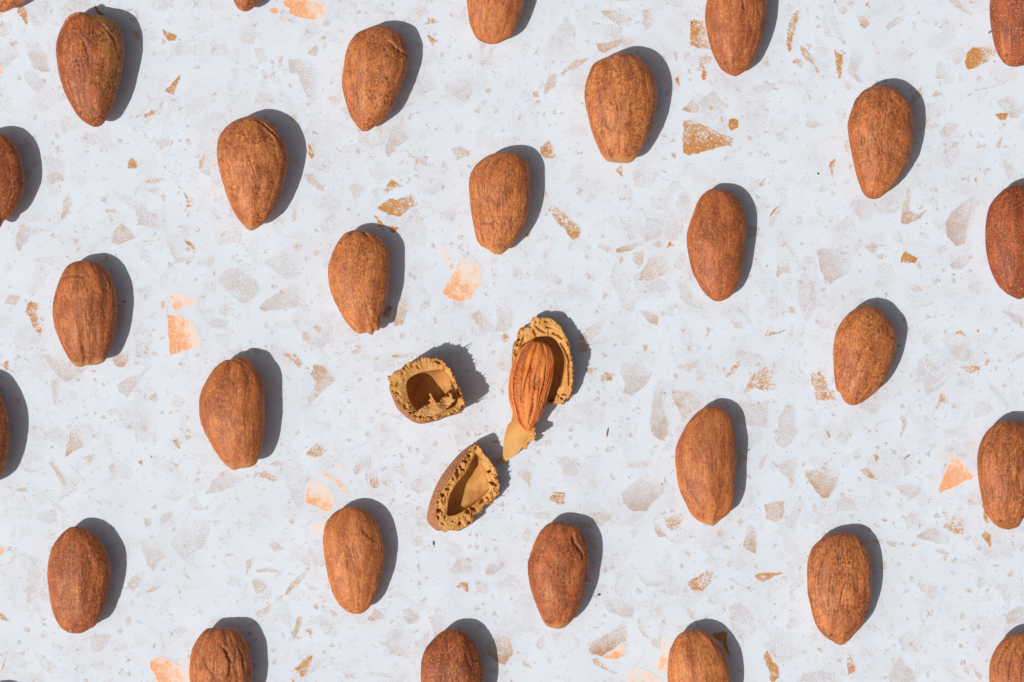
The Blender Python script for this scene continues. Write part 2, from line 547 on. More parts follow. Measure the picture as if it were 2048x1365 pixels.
T .35 0 1920,280 1970,290 1940,310
T .35 0 1990,370 2010,360 2000,400
F .35 0 1170,480 1220,460 1190,490
T .75 0 1035,30 1075,40 1040,60
F .35 0 1090,760 1130,760 1110,800
F .3 0 60,1130 130,1140 100,1170
@0 1023
T .55 0 1145,60 1200,55 1210,110 1160,135
F .5 0 1290,30 1340,0 1380,10 1350,80 1280,110
T .55 0 1375,140 1400,125 1405,160 1375,165
F .5 250 1130,230 1200,250 1330,340 1260,430 1220,485 1170,420 1140,330
T .5 240 1020,580 1080,500 1155,490 1130,570 1070,630 1030,620
T .55 0 1155,655 1220,600 1290,600 1240,640
T .5 0 1450,470 1480,490 1525,550 1510,555
F .5 0 1430,280 1580,300 1570,330 1480,310
T .5 0 1790,345 1830,330 1880,355 1810,360
T .6 0 1960,520 1970,390 2025,370 2010,450
O .9 0 -60,290 0,280 40,310 20,345 0,350 -50,340
G .7 0 -30,800 0,810 60,860 75,885 0,870
F .5 0 60,420 100,350 190,330 270,390 280,440 220,370 150,360 80,420
T .4 0 340,235 380,190 450,165 420,220
T .5 0 1000,860 1040,835 1050,880 1030,920 1000,900
T .5 0 1100,885 1140,875 1120,900
F .5 0 710,1000 800,980 900,1000 850,1080 800,1130 730,1120
F .45 0 1380,960 1430,920 1500,960 1430,1000
T .5 0 405,1065 430,1060 430,1100
T .5 0 140,1140 200,1110 190,1150
F .4 0 270,1130 350,1170 460,1270 400,1310 320,1240
T .5 0 915,1105 950,1110 930,1125
F .4 0 470,1150 560,1120 540,1150
F .4 0 160,1220 210,1230 200,1270
G .7 0 10,1270 35,1180 48,1190 30,1250
O .72 200 1200,1200 1260,1165 1330,1180 1420,1230 1520,1270 1560,1364 1300,1400 1260,1364 1230,1290 1200,1250
O .7 0 1450,1190 1480,1185 1490,1215 1460,1215
T .65 0 870,1255 900,1245 880,1268
T .4 0 1120,1280 1150,1280 1140,1320
T .4 0 1000,1160 1030,1130 1010,1175
F .4 0 320,980 360,950 370,1010 330,1020
T .4 0 330,900 370,900 350,910
F .3 0 250,660 300,650 250,710
F .3 0 160,770 210,760 190,810
F .35 0 1290,690 1360,700 1340,730
F .35 0 1710,720 1750,720 1720,780
F .35 0 1870,90 1920,130 1910,170
T .45 0 1645,140 1680,130 1670,155
T .45 0 1075,20 1095,10 1085,40
T .7 0 1425,640 1445,640 1435,660
F .35 0 480,0 520,0 500,90
T .65 0 1970,920 2048,870 2060,900 1990,930
G .9 0 1980,985 2020,955 2000,990
T .4 0 1350,430 1370,420 1365,455
T .45 0 1685,430 1710,430 1700,455
F .35 0 170,1350 230,1300 260,1310 220,1364
F .3 0 70,240 100,240 90,260
T .4 0 0,480 40,510 20,520
@512 1023
T .5 270 260,80 310,10 340,10 310,60 300,105 270,95
T .5 0 95,260 150,230 230,310 150,325
O .4 0 430,140 520,90 560,70 540,160 530,210 470,190
T .55 0 0,465 60,455 150,460 190,490 100,485 0,490
T .55 0 -40,550 0,540 60,560 90,610 50,660 0,665
T .6 230 230,670 260,600 330,520 405,460 390,530 310,610 250,665
T .45 0 390,590 430,580 490,630 430,635
T .55 0 0,800 120,740 110,790 40,850 0,840
T .7 0 340,840 370,850 350,930 320,1020 300,1030 280,980 320,900
G .6 0 395,940 430,935 465,980 430,990
G .75 0 305,1260 400,1170 460,1145 440,1210 400,1300 370,1330 330,1280
T .55 0 485,680 540,675 520,695
T .7 0 455,760 480,740 500,770 485,790
T .6 200 890,870 950,770 1020,820 1020,860 940,880
F .55 0 1175,790 1230,770 1310,850 1270,900 1220,910 1185,870
T .6 0 1310,715 1350,685 1375,705 1340,740
T .5 0 1055,730 1090,725 1080,745
F .5 0 1545,490 1590,400 1650,360 1740,450 1710,500 1600,510
F .55 250 1830,470 1870,410 1990,410 1980,450 1880,515 1840,510
G .75 0 1600,600 1640,565 1700,570 1705,630 1690,655 1660,620
F .45 0 1760,560 1850,570 1870,640 1830,670 1760,640
F .4 0 500,840 560,860 650,950 650,1010 540,980 520,920
F .4 0 160,820 260,840 280,960 240,920
T .6 0 735,940 790,930 750,948
T .5 0 975,1040 1020,1045 1060,1085 1000,1065
F .5 0 690,1290 750,1290 800,1340 720,1345
F .5 0 870,1300 1000,1290 1110,1320 1070,1340 960,1310
T .4 0 1090,1220 1150,1215 1120,1235
T .4 0 1175,1155 1220,1150 1200,1168
T .5 0 1370,850 1410,840 1400,870
T .45 0 1250,960 1340,920 1300,960 1260,980
T .65 290 1840,1080 1870,1010 1930,990 2010,990 2048,1050 2055,1150 1990,1230 1930,1210 1860,1150
F .4 0 1975,1280 2010,1260 2030,1290 1990,1310
G .6 0 280,1364 290,1335 310,1364 295,1380
T .6 0 2015,590 2048,580 2060,600 2048,610
T .55 0 1820,310 1840,295 1855,325 1830,330
T .5 0 1690,200 1720,150 1720,200
T .5 0 1775,170 1810,180 1800,200
T .4 0 1360,800 1390,800 1380,815
F .4 0 320,300 380,260 370,320
F .35 0 1750,430 1790,440 1780,480
F .35 0 0,380 140,370 130,400 20,390
T .4 0 420,1080 450,1050 460,1070
T .4 0 1810,830 1840,800 1830,840
F .3 0 560,1140 600,1240 650,1280
T .6 0 1740,945 1770,950 1755,965
F .3 0 540,770 640,760 620,790
F .3 0 1110,590 1150,580 1150,620
T .35 0 200,470 230,440 220,480
@1024 1023
F .45 0 140,10 300,0 290,60 220,70
F .55 0 560,20 700,0 800,30 790,70 690,130 640,100 600,50
T .65 0 500,80 620,90 650,120 560,150
T .5 0 580,170 640,170 690,290 640,320 600,230
F .45 0 70,190 130,110 160,180 130,260 90,240
G .55 0 1225,60 1300,25 1385,15 1350,90 1310,165 1240,130
T .6 270 1120,90 1160,105 1230,200 1180,210 1140,150
F .45 0 945,160 1010,150 1000,200 960,220
T .5 0 1625,160 1670,130 1690,200 1650,215
T .62 270 1845,270 1880,110 1940,120 1960,270 1945,340 1900,320
T .55 0 1795,80 1830,50 1855,90 1820,115
T .5 0 1675,270 1710,265 1750,305 1700,305
T .5 0 1370,310 1430,330 1430,370 1390,350
T .55 0 1710,440 1730,400 1765,400 1740,450
G .65 220 1400,570 1500,510 1550,470 1610,490 1590,590 1520,640 1420,620
F .45 270 990,490 1060,540 1150,560 1230,580 1170,605 1080,600 1030,560
F .48 270 710,700 790,660 980,760 960,850 880,850 780,810
T .5 0 1005,870 1030,850 1050,960 1100,1010 1120,1035 1050,1000 1010,940
T .65 270 610,1110 650,1040 760,980 870,910 915,960 910,1040 870,1055 820,1100 760,1130 720,1165 640,1140
O .8 260 720,1165 770,1130 820,1105 865,1060 907,1050 900,1160 830,1185 760,1180
G .65 0 640,1180 680,1175 720,1220 780,1275 850,1290 810,1300 730,1260 660,1225
O .6 260 1170,1270 1170,1180 1200,1100 1210,985 1250,1010 1250,1100 1240,1270
O .5 0 905,1364 930,1280 980,1235 1060,1270 1190,1340 1210,1400 950,1420
O .6 0 1020,1190 1045,1175 1060,1195 1040,1205
T .55 0 80,1190 120,1210 160,1260 90,1240
T .5 0 185,1060 255,995 240,1110 200,1100
F .4 0 310,980 380,970 360,1060
G .75 0 1940,510 1990,492 2140,485 2168,495 2100,520 1980,568
G .8 0 2015,1150 2040,1110 2060,1150 2130,1250 2140,1330 2100,1364 2070,1364 2030,1210
F .45 0 1730,530 1820,590 1950,630 1860,620 1770,570
F .4 0 130,940 210,940 220,970 180,1000
T .4 0 1300,920 1370,910 1340,945
T .5 0 1730,850 1780,845 1750,870
T .45 0 1385,790 1450,800 1470,870 1430,860
T .5 0 1395,730 1430,735 1410,748
T .55 0 1765,740 1790,735 1785,760
F .45 0 685,900 740,890 720,920
G .98 0 1600,985 1690,960 1725,970 1720,1060 1745,1160 1720,1130 1680,1050
T .4 0 1255,230 1290,230 1280,260
F .4 0 835,90 900,90 880,115
T .4 0 280,1170 310,1190 290,1215
T .5 0 1020,0 1080,0 1040,20
F .4 0 1540,300 1620,380 1690,390 1600,400
F .4 0 480,970 540,1060 500,1030
T .75 0 645,400 670,405 660,425
O .4 0 800,1210 870,1210 840,1225
T .4 0 1680,750 1710,750 1690,790
T .4 0 415,1275 445,1265 440,1285
@1536 1023
G .55 230 1400,130 1450,60 1500,20 1560,110 1570,185 1490,180
F .55 180 1190,200 1270,140 1340,130 1450,210 1450,260 1350,260 1240,230
T .5 0 1570,220 1600,180 1630,205 1600,240
G .85 0 1710,190 1740,155 1780,190 1785,280 1770,285 1730,230
T .5 0 1330,310 1400,305 1465,340 1420,355
T .55 0 1140,270 1165,250 1195,270 1160,290
T .6 0 940,240 1020,250 1025,285 980,285
G .65 0 905,60 940,55 960,75 930,85
F .45 0 1090,40 1150,0 1210,90 1110,160
F .45 0 1160,550 1260,590 1360,600 1370,660 1310,710 1220,640
F .5 0 1655,580 1690,520 1740,570 1690,625
T .45 0 1570,620 1630,630 1610,670
T .55 0 1530,830 1560,805 1590,860 1540,870
F .55 180 1900,840 1980,770 2048,760 2100,820 2090,900 1920,900
T .5 0 1290,840 1310,780 1330,790 1310,850
T .4 0 1345,860 1370,780 1380,800
G .85 0 1225,870 1250,875 1240,888
G .65 0 1870,760 1895,755 1885,770
F .45 0 145,920 180,850 260,890 230,950 150,945
F .4 0 190,540 260,500 290,560 220,640 170,680 190,600
T .6 0 385,1090 440,1110 430,1130 400,1115
G .6 270 625,1100 660,1130 700,1240 690,1290 640,1310 630,1190
T .5 0 550,1190 590,1170 580,1215
T .5 0 925,1110 970,1095 970,1125
T .5 0 1110,1060 1150,1060 1215,1130 1180,1135
T .45 0 1240,1130 1270,1080 1270,1140
T .65 0 1525,1060 1555,1060 1555,1095 1530,1095
F .55 0 965,1330 1000,1220 1060,1160 1120,1240 1190,1300 1180,1380 970,1390
F .5 0 230,1364 280,1300 420,1270 540,1310 530,1364
T .5 0 1560,1240 1600,1250 1610,1310 1570,1290
T .55 270 1630,1230 1710,1310 1700,1350 1660,1310
F .45 0 1450,1280 1500,1310 1560,1350 1500,1330
F .4 0 1655,1040 1700,1000 1770,1040 1740,1100 1670,1090
F .4 0 1450,1000 1500,980 1520,1020
F .35 0 1340,1190 1400,1190 1370,1205
T .4 0 960,1010 985,1010 975,1040
F .4 0 1300,1070 1350,1050 1340,1110
T .45 0 1800,470 1840,480 1830,495
F .4 0 1830,350 1910,340 1880,375
T .45 0 1010,430 1050,400 1060,440 1020,460
T .4 0 140,410 175,400 180,450
T .4 0 1070,580 1095,560 1095,595
F .4 0 820,890 920,980 880,960
T .5 0 1940,150 1980,160 1960,185
F .35 0 1910,220 1970,225 1940,250
T .65 0 720,120 800,120 820,140 760,155
T .65 0 830,220 910,230 880,260 840,250
T .65 0 900,430 935,400 940,460 910,460
T .4 0 2010,600 2048,600 2060,615 2020,620
F .3 0 50,230 70,210 65,260
T .4 0 60,560 80,550 70,565
"""
# ---------------------------------------------------------------- noise
_perm = np.random.RandomState(7).permutation(512)
_grad = np.random.RandomState(8).normal(size=(512, 3))
_grad /= np.linalg.norm(_grad, axis=1)[:, None]
def perlin(x, y, z):
    x, y, z = np.broadcast_arrays(np.asarray(x, float), np.asarray(y, float), np.asarray(z, float))
    xi, yi, zi = np.floor(x).astype(int), np.floor(y).astype(int), np.floor(z).astype(int)
    xf, yf, zf = x - xi, y - yi, z - zi
    u, v, w = [t * t * t * (t * (t * 6 - 15) + 10) for t in (xf, yf, zf)]
    out = 0
    for dx in (0, 1):
        for dy in (0, 1):
            for dz in (0, 1):
                h = _perm[(_perm[(_perm[(xi + dx) & 511] + yi + dy) & 511] + zi + dz) & 511]
                g = _grad[h]
                d = g[..., 0] * (xf - dx) + g[..., 1] * (yf - dy) + g[..., 2] * (zf - dz)
                out = out + d * (u if dx else 1 - u) * (v if dy else 1 - v) * (w if dz else 1 - w)
    return out * 1.6
def fbm(x, y, z, n=3):
    s, a = 0, 1.0
    for i in range(n):
        s = s + a * perlin(x * 2 ** i + 17 * i, y * 2 ** i, z + 5 * i)
        a *= 0.5
    return s

# ---------------------------------------------------------------- materials
class NT:
    def __init__(self, name):
        self.m = bpy.data.materials.new(name)
        self.m.use_nodes = True
        self.t = self.m.node_tree
        self.b = self.t.nodes['Principled BSDF']
    def new(self, kind, **kw):
        n = self.t.nodes.new(kind)
        for k, v in kw.items():
            setattr(n, k, v)
        return n
    def link(self, a, b):
        self.t.links.new(a, b)
    def put(self, sock, v):
        if isinstance(v, bpy.types.NodeSocket):
            self.link(v, sock)
        else:
            sock.default_value = v
    def math(self, op, a, b=0.0, c=0.0, clamp=False):
        n = self.new('ShaderNodeMath', operation=op, use_clamp=clamp)
        for i, v in enumerate((a, b, c)):
            self.put(n.inputs[i], v)
        return n.outputs[0]
    def mix(self, f, a, b, blend='MIX'):
        n = self.new('ShaderNodeMix', data_type='RGBA', blend_type=blend)
        self.put(n.inputs[0], f)
        for i, v in ((6, a), (7, b)):
            self.put(n.inputs[i], v if isinstance(v, bpy.types.NodeSocket) else (*v, 1.0))
        return n.outputs[2]
    def noise(self, vec, scale, detail=2.0, rough=0.5, dist=0.0):
        n = self.new('ShaderNodeTexNoise')
        self.link(vec, n.inputs['Vector'])
        n.inputs['Scale'].default_value = scale
        n.inputs['Detail'].default_value = detail
        n.inputs['Roughness'].default_value = rough
        n.inputs['Distortion'].default_value = dist
        return n.outputs['Fac']
    def mapping(self, vec, scale, loc=(0, 0, 0)):
        n = self.new('ShaderNodeMapping')
        self.link(vec, n.inputs['Vector'])
        n.inputs['Scale'].default_value = scale
        n.inputs['Location'].default_value = loc
        return n.outputs[0]
    def step(self, v, lo, hi, a=0.0, b=1.0):
        n = self.new('ShaderNodeMapRange', interpolation_type='SMOOTHSTEP')
        self.put(n.inputs['Value'], v)
        self.put(n.inputs['From Min'], lo)
        self.put(n.inputs['From Max'], hi)
        self.put(n.inputs['To Min'], a)
        self.put(n.inputs['To Max'], b)
        return n.outputs['Result']
    def attr(self, name, kind='GEOMETRY', out='Fac'):
        n = self.new('ShaderNodeAttribute', attribute_name=name, attribute_type=kind)
        return n.outputs[out]
    def pos(self):
        return self.new('ShaderNodeNewGeometry').outputs['Position']
    def objco(self):
        return self.new('ShaderNodeTexCoord').outputs['Object']
    def bump(self, h, strength, dist):
        n = self.new('ShaderNodeBump')
        n.inputs['Strength'].default_value = strength
        n.inputs['Distance'].default_value = dist
        self.link(h, n.inputs['Height'])
        self.link(n.outputs[0], self.b.inputs['Normal'])
    def finish(self, col, rough=0.8, spec=0.3):
        self.put(self.b.inputs['Base Color'], col)
        self.put(self.b.inputs['Roughness'], rough)
        self.b.inputs['Specular IOR Level'].default_value = spec
        return self.m

def lin(r, g, b):
    return tuple((c / 255 / 12.92) if c <= 10 else ((c / 255 + 0.055) / 1.055) ** 2.4 for c in (r, g, b))

TABLE_WHITE = (0.692, 0.752, 0.830)

def stone_base(n, p):
    """the white printed ground: faint mottling, pale smudges and fine flecks"""
    big = n.noise(p, 55, 4, 0.6)
    fine = n.noise(p, 3800, 1, 0.5)
    col = n.mix(n.step(big, 0.35, 0.7), TABLE_WHITE, (0.650, 0.692, 0.752))
    col = n.mix(n.step(fine, 0.35, 0.65, 0, 0.40), col, (0.60, 0.63, 0.68))
    # soft pinkish smudges
    sm = n.noise(p, 170, 3, 0.55, 0.6)
    st = n.noise(p, 2300, 2, 0.6)
    cov = n.math('MULTIPLY', n.step(sm, 0.53, 0.62), n.step(st, 0.42, 0.62))
    col = n.mix(n.math('MULTIPLY', cov, 0.38), col, lin(188, 174, 170))
    # small flecks
    for sc, hi, strength, tint in ((420, 0.36, 0.78, (182, 156, 138)), (820, 0.31, 0.58, (176, 146, 124)), (230, 0.30, 0.48, (190, 172, 162))):
        v = n.new('ShaderNodeTexVoronoi')
        wob = n.new('ShaderNodeVectorMath', operation='ADD')
        nz = n.new('ShaderNodeTexNoise')
        n.link(p, nz.inputs['Vector'])
        nz.inputs['Scale'].default_value = sc * 1.6
        sub = n.new('ShaderNodeVectorMath', operation='MULTIPLY_ADD')
        n.link(nz.outputs['Color'], sub.inputs[0])
        sub.inputs[1].default_value = (1.3 / sc,) * 3
        sub.inputs[2].default_value = (-0.65 / sc,) * 3
        n.link(p, wob.inputs[0]); n.link(sub.outputs[0], wob.inputs[1])
        n.link(wob.outputs[0], v.inputs['Vector'])
        v.inputs['Scale'].default_value = sc
        v.inputs['Randomness'].default_value = 1.0
        sep = n.new('ShaderNodeSeparateColor')
        n.link(v.outputs['Color'], sep.inputs[0])
        rad = n.math('MULTIPLY', n.step(sep.outputs[0], 0.45, 1.0), hi)
        spot = n.step(n.math('SUBTRACT', rad, v.outputs['Distance']), 0.0, 0.12)
        spot = n.math('MULTIPLY', spot, n.step(st, 0.36, 0.58))
        col = n.mix(n.math('MULTIPLY', spot, strength), col, lin(*tint))
    return col

def mat_table():
    n = NT('white_terrazzo_ground')
    p = n.pos()
    n.bump(n.noise(p, 2600, 2), 0.06, 0.0001)
    return n.finish(stone_base(n, p), 0.62, 0.25)

def mat_chip(name, strong, weak, dmax=1.0, scale=2200, slope=0.40, width=0.13, mottle=1.0):
    n = NT(name)
    p = n.pos()
    base = stone_base(n, p)
    dens = n.math('MULTIPLY', n.attr('dens'), n.attr('edge'))
    fine = n.noise(p, scale, 3, 0.7)
    patch = n.noise(p, 420, 4, 0.65)
    d = n.math('ADD', dens, n.math('MULTIPLY', n.math('SUBTRACT', patch, 0.5), n.math('MULTIPLY', n.attr('edge'), mottle)))
    d_raw = d
    d = n.math('MINIMUM', d, dmax)
    thr = n.math('MULTIPLY_ADD', d, -slope, 0.5 + 0.5 * slope)
    cov = n.step(n.math('SUBTRACT', fine, thr), -width, width)
    tone = n.mix(n.step(d_raw, 0.55, 0.98), weak, strong)
    cov = n.math('MULTIPLY', cov, n.step(d, 0.02, 0.55, 0.10, 0.95))
    return n.finish(n.mix(cov, base, tone), 0.62, 0.25)

def mat_shell():
    n = NT('almond_shell_skin')
    g = n.attr('gco', out='Vector')
    o = n.objco()
    tint = n.attr('tint', 'OBJECT')
    streak = n.attr('streak', 'OBJECT')
    speck = n.attr('speck', 'OBJECT')
    valley = n.attr('valley')
    pale = n.attr('pale')
    warm = n.mix(tint, (0.740, 0.252, 0.072), (0.410, 0.080, 0.023))
    deep = n.mix(tint, (0.480, 0.138, 0.040), (0.195, 0.031, 0.010))
    broad = n.noise(n.mapping(g, (1.3, 0.75, 1)), 1.4, 5, 0.65, 0.4)
    col = n.mix(n.step(broad, 0.36, 0.62), warm, deep)
    gate = n.step(n.noise(n.mapping(g, (1.6, 1.1, 1), (5.0, 2.0, 0.3)), 1.5, 2, 0.5), 0.36, 0.64, 0.1, 1.0)
    lng = n.noise(n.mapping(g, (6.0, 0.55, 1)), 1.6, 4, 0.65, 0.3)
    col = n.mix(n.math('MULTIPLY', n.step(lng, 0.50, 0.68, 0, 0.60), gate), col, (0.76, 0.30, 0.088))
    lng2 = n.noise(n.mapping(g, (8.5, 0.65, 1), (3.1, 1.7, 0.4)), 1.8, 4, 0.65, 0.3)
    col = n.mix(n.math('MULTIPLY', n.step(lng2, 0.52, 0.66, 0, 0.75), n.math('SUBTRACT', 1.15, gate)), col, (0.27, 0.055, 0.016))
    col = n.mix(n.math('MULTIPLY', n.attr('husk'), 0.45), col, (0.50, 0.255, 0.070))
    # dark short dashes along the grain
    d1 = n.noise(n.mapping(g, (13.0, 1.5, 1), (0.7, 4.0, 2.0)), 1.7, 2, 0.6, 0.2)
    f = n.math('MULTIPLY', n.step(d1, 0.56, 0.64), streak)
    col = n.mix(n.math('MULTIPLY', f, 0.72), col, (0.080, 0.026, 0.013))
    # darker colour in the vein grooves, pits and cracks
    col = n.mix(n.math('MULTIPLY', valley, 0.68), col, (0.120, 0.034, 0.014))
    # mealy fine grain: light bran dust and dark specks
    s1 = n.noise(o, 2100, 3, 0.7)
    col = n.mix(n.step(s1, 0.52, 0.66, 0, 0.55), col, (0.74, 0.34, 0.125))
    s5 = n.noise(n.mapping(o, (1.5, 0.7, 1.0), (0.7, 0.3, 0.5)), 1500, 4, 0.8)
    col = n.mix(n.step(s5, 0.50, 0.62, 0, 0.50), col, (0.23, 0.048, 0.013))
    s2 = n.noise(o, 1300, 3, 0.75)
    region = n.step(n.noise(o, 190, 3, 0.6), 0.38, 0.66, 0.25, 1.0)
    f = n.math('MULTIPLY', n.math('MULTIPLY', n.step(s2, 0.49, 0.58), region), speck)
    col = n.mix(n.math('MULTIPLY', f, 0.85), col, (0.125, 0.040, 0.018))
    s3 = n.noise(o, 620, 2, 0.6)
    f = n.math('MULTIPLY', n.step(s3, 0.66, 0.74), speck)
    col = n.mix(n.math('MULTIPLY', f, 0.7), col, (0.06, 0.022, 0.012))
    s4 = n.noise(n.mapping(o, (1, 1, 1), (0.3, 0.1, 0.2)), 1100, 1, 0.5)
    col = n.mix(n.step(s4, 0.765, 0.80, 0, 0.8), col, (0.75, 0.55, 0.36))
    col = n.mix(n.math('MULTIPLY', pale, 0.6), col, (0.56, 0.27, 0.105))
    h = n.math('ADD', n.math('MULTIPLY', n.noise(o, 1500, 3, 0.65), 0.55), n.math('MULTIPLY', lng, 1.2))
    n.bump(h, 0.40, 0.00022)
    return n.finish(col, 0.58, 0.36)

def mat_kernel():
    n = NT('almond_kernel_skin')
    g = n.attr('gco', out='Vector')
    o = n.objco()
    valley = n.attr('valley')
    broad = n.noise(n.mapping(g, (1.2, 0.7, 1)), 1.5, 3, 0.6, 0.3)
    col = n.mix(n.step(broad, 0.35, 0.68), (0.82, 0.255, 0.052), (0.64, 0.148, 0.030))
    lng = n.noise(n.mapping(g, (7, 0.9, 1)), 1.7, 3, 0.6, 0.3)
    col = n.mix(n.step(lng, 0.5, 0.72, 0, 0.6), col, (0.80, 0.31, 0.080))
    col = n.mix(n.math('MULTIPLY', valley, 0.80), col, (0.19, 0.040, 0.012))
    s1 = n.noise(o, 2200, 2, 0.7)
    col = n.mix(n.step(s1, 0.55, 0.72, 0, 0.4), col, (0.70, 0.33, 0.11))
    n.bump(n.math('ADD', n.noise(o, 1700, 3, 0.65), lng), 0.45, 0.00025)
    return n.finish(col, 0.55, 0.35)

def mat_plain(name, a, b, c, sa, sb, bump, grain=None):
    n = NT(name)
    o = n.objco()
    col = n.mix(n.step(n.noise(o, sa, 4, 0.6), 0.35, 0.68), a, b)
    v = n.mapping(o, grain) if grain else o
    col = n.mix(n.step(n.noise(v, sb, 3, 0.65), 0.54, 0.70, 0, 0.6), col, c)
    n.bump(n.noise(v, sb * 1.3, 3, 0.65), bump, 0.0003)
    return n.finish(col, 0.75, 0.25)

M_TABLE = mat_table()
M_CHIP = {
    'G': mat_chip('golden_chip', lin(190, 122, 30), lin(196, 154, 110), 0.92, 1600, 0.32, 0.11, 1.4),
    'O': mat_chip('orange_chip', lin(236, 156, 88), lin(243, 208, 180), 0.78, 1700, 0.36, 0.13, 1.1),
    'T': mat_chip('tan_chip', lin(178, 132, 88), lin(196, 170, 148), 0.90, 2300, 0.42, 0.18, 0.8),
    'P': mat_chip('faint_chip', lin(184, 166, 156), lin(193, 183, 180), 0.80, 2600, 0.42, 0.16, 0.6),
    'F': mat_chip('pale_chip', lin(182, 158, 140), lin(193, 180, 174), 0.80, 2600, 0.42, 0.16, 0.7),
}
M_SHELL = mat_shell()
M_KERNEL = mat_kernel()
M_SPONGE = mat_plain('spongy_shell_wall', (0.750, 0.390, 0.125), (0.580, 0.262, 0.068), (0.28, 0.098, 0.024), 260, 1300, 0.5)
M_LINING = mat_plain('smooth_shell_lining', (0.640, 0.325, 0.100), (0.500, 0.225, 0.060), (0.36, 0.145, 0.036), 210, 520, 0.45, (1.0, 0.45, 0.6))
M_MEMBRANE = mat_plain('torn_membrane_skin', (0.640, 0.340, 0.130), (0.520, 0.235, 0.075), (0.30, 0.13, 0.045), 300, 1000, 0.5)
M_FLAKE = mat_plain('pale_flake_skin', (0.700, 0.385, 0.135), (0.620, 0.320, 0.100), (0.52, 0.245, 0.068), 130, 900, 0.3, (1.0, 0.5, 1.0))
M_OUTER = mat_plain('shell_outer_skin', (0.455, 0.205, 0.100), (0.400, 0.160, 0.066), (0.24, 0.080, 0.033), 220, 1500, 0.5)
M_CRUMB = mat_plain('dark_crumb', (0.045, 0.026, 0.018), (0.075, 0.040, 0.022), (0.02, 0.012, 0.010), 900, 2000, 0.3)
M_FIBRE = mat_plain('brown_fibre', (0.36, 0.17, 0.06), (0.28, 0.12, 0.04), (0.13, 0.05, 0.02), 700, 2000, 0.3)

# ---------------------------------------------------------------- mesh helpers
def link_mesh(name, co, faces, mat, parent=None, smooth=True, attrs=None, loc=None, rotz=0.0):
    me = bpy.data.meshes.new(name)
    me.from_pydata(np.asarray(co, float).tolist(), [], faces if isinstance(faces, list) else faces.tolist())
    if smooth:
        me.polygons.foreach_set('use_smooth', np.ones(len(me.polygons), bool))
    for k, v in (attrs or {}).items():
        v = np.asarray(v, np.float32)
        if v.ndim == 2:
            a = me.attributes.new(k, 'FLOAT_VECTOR', 'POINT'); a.data.foreach_set('vector', v.ravel())
        else:
            a = me.attributes.new(k, 'FLOAT', 'POINT'); a.data.foreach_set('value', v)
    me.materials.append(mat)
    me.update()
    o = bpy.data.objects.new(name, me)
    C.objects.link(o)
    if loc is not None:
        o.location = loc
    o.rotation_euler.z = rotz
    if parent is not None:
        o.parent = parent
    return o

def tag(o, label=None, cat=None, group=None, kind=None):
    for k, v in (('label', label), ('category', cat), ('group', group), ('kind', kind)):
        if v:
            o[k] = v
    return o

def empty(name, loc):
    o = bpy.data.objects.new(name, None)
    o.empty_display_size = 0.005
    C.objects.link(o)
    o.location = loc
    return o

def ring_faces(nr, nt, cap_first=False, cap_last=False):
    """faces of nr closed rings of nt points each; the caps are one extra point each, after the rings"""
    i = np.arange(nr - 1)[:, None] * nt
    j = np.arange(nt)[None, :]
    k = (j + 1) % nt
    f = np.stack([i + j, i + k, i + nt + k, i + nt + j], -1).reshape(-1, 4).tolist()
    n = nr * nt
    jj = np.arange(nt); kk = (jj + 1) % nt
    if cap_first:
        f += [[n, int(b), int(a)] for a, b in zip(jj, kk)]; n += 1
    if cap_last:
        base = (nr - 1) * nt
        f += [[n, base + int(a), base + int(b)] for a, b in zip(jj, kk)]
    return f

def catmull(pts, sub=8):
    p = np.asarray(pts, float)
    a, b, c, d = np.roll(p, 1, 0), p, np.roll(p, -1, 0), np.roll(p, -2, 0)
    out = []
    for t in np.arange(sub) / sub:
        out.append(0.5 * (2 * b + (c - a) * t + (2 * a - 5 * b + 4 * c - d) * t * t + (3 * b - a - 3 * c + d) * t ** 3))
    return np.stack(out, 1).reshape(-1, 2)

def area_centroid(p):
    x, y = p[:, 0], p[:, 1]
    x1, y1 = np.roll(x, -1), np.roll(y, -1)
    cr = x * y1 - x1 * y
    A = cr.sum() / 2
    return np.array([((x + x1) * cr).sum(), ((y + y1) * cr).sum()]) / (6 * A), abs(A)

def radial(poly, c, th, smooth=0.0):
    """distance from c to the outline in each direction th"""
    a = poly - c
    b = np.roll(a, -1, 0)
    d = np.stack([np.cos(th), np.sin(th)], 1)
    e = b - a
    den = d[:, None, 0] * e[None, :, 1] - d[:, None, 1] * e[None, :, 0]
    den = np.where(np.abs(den) < 1e-9, 1e-9, den)
    r = (a[None, :, 0] * e[None, :, 1] - a[None, :, 1] * e[None, :, 0]) / den
    s = (a[None, :, 0] * d[:, None, 1] - a[None, :, 1] * d[:, None, 0]) / den
    ok = (s >= -1e-6) & (s <= 1 + 1e-6) & (r > 0)
    r = np.where(ok, r, 0).max(1)
    if smooth > 0:
        n = len(th)
        k = np.exp(-0.5 * (np.minimum(np.arange(n), n - np.arange(n)) / smooth) ** 2)
        k /= k.sum()
        r = np.real(np.fft.ifft(np.fft.fft(r) * np.fft.fft(k)))
    return r

def seg_dist(x, y, line):
    best = np.full(x.shape, 1e9)
    along = np.zeros(x.shape)
    n = len(line) - 1
    for i in range(n):
        (ax, ay), (bx, by) = line[i], line[i + 1]
        ex, ey = bx - ax, by - ay
        t = np.clip(((x - ax) * ex + (y - ay) * ey) / (ex * ex + ey * ey + 1e-9), 0, 1)
        d = np.hypot(x - ax - t * ex, y - ay - t * ey)
        along = np.where(d < best, (i + t) / n, along)
        best = np.minimum(best, d)
    return best, along

def to_world(px, py, z=0.0):
    k = PX * (1 - z / CAM_H)
    return ((px - 1024) * k, (682.5 - py) * k, z)

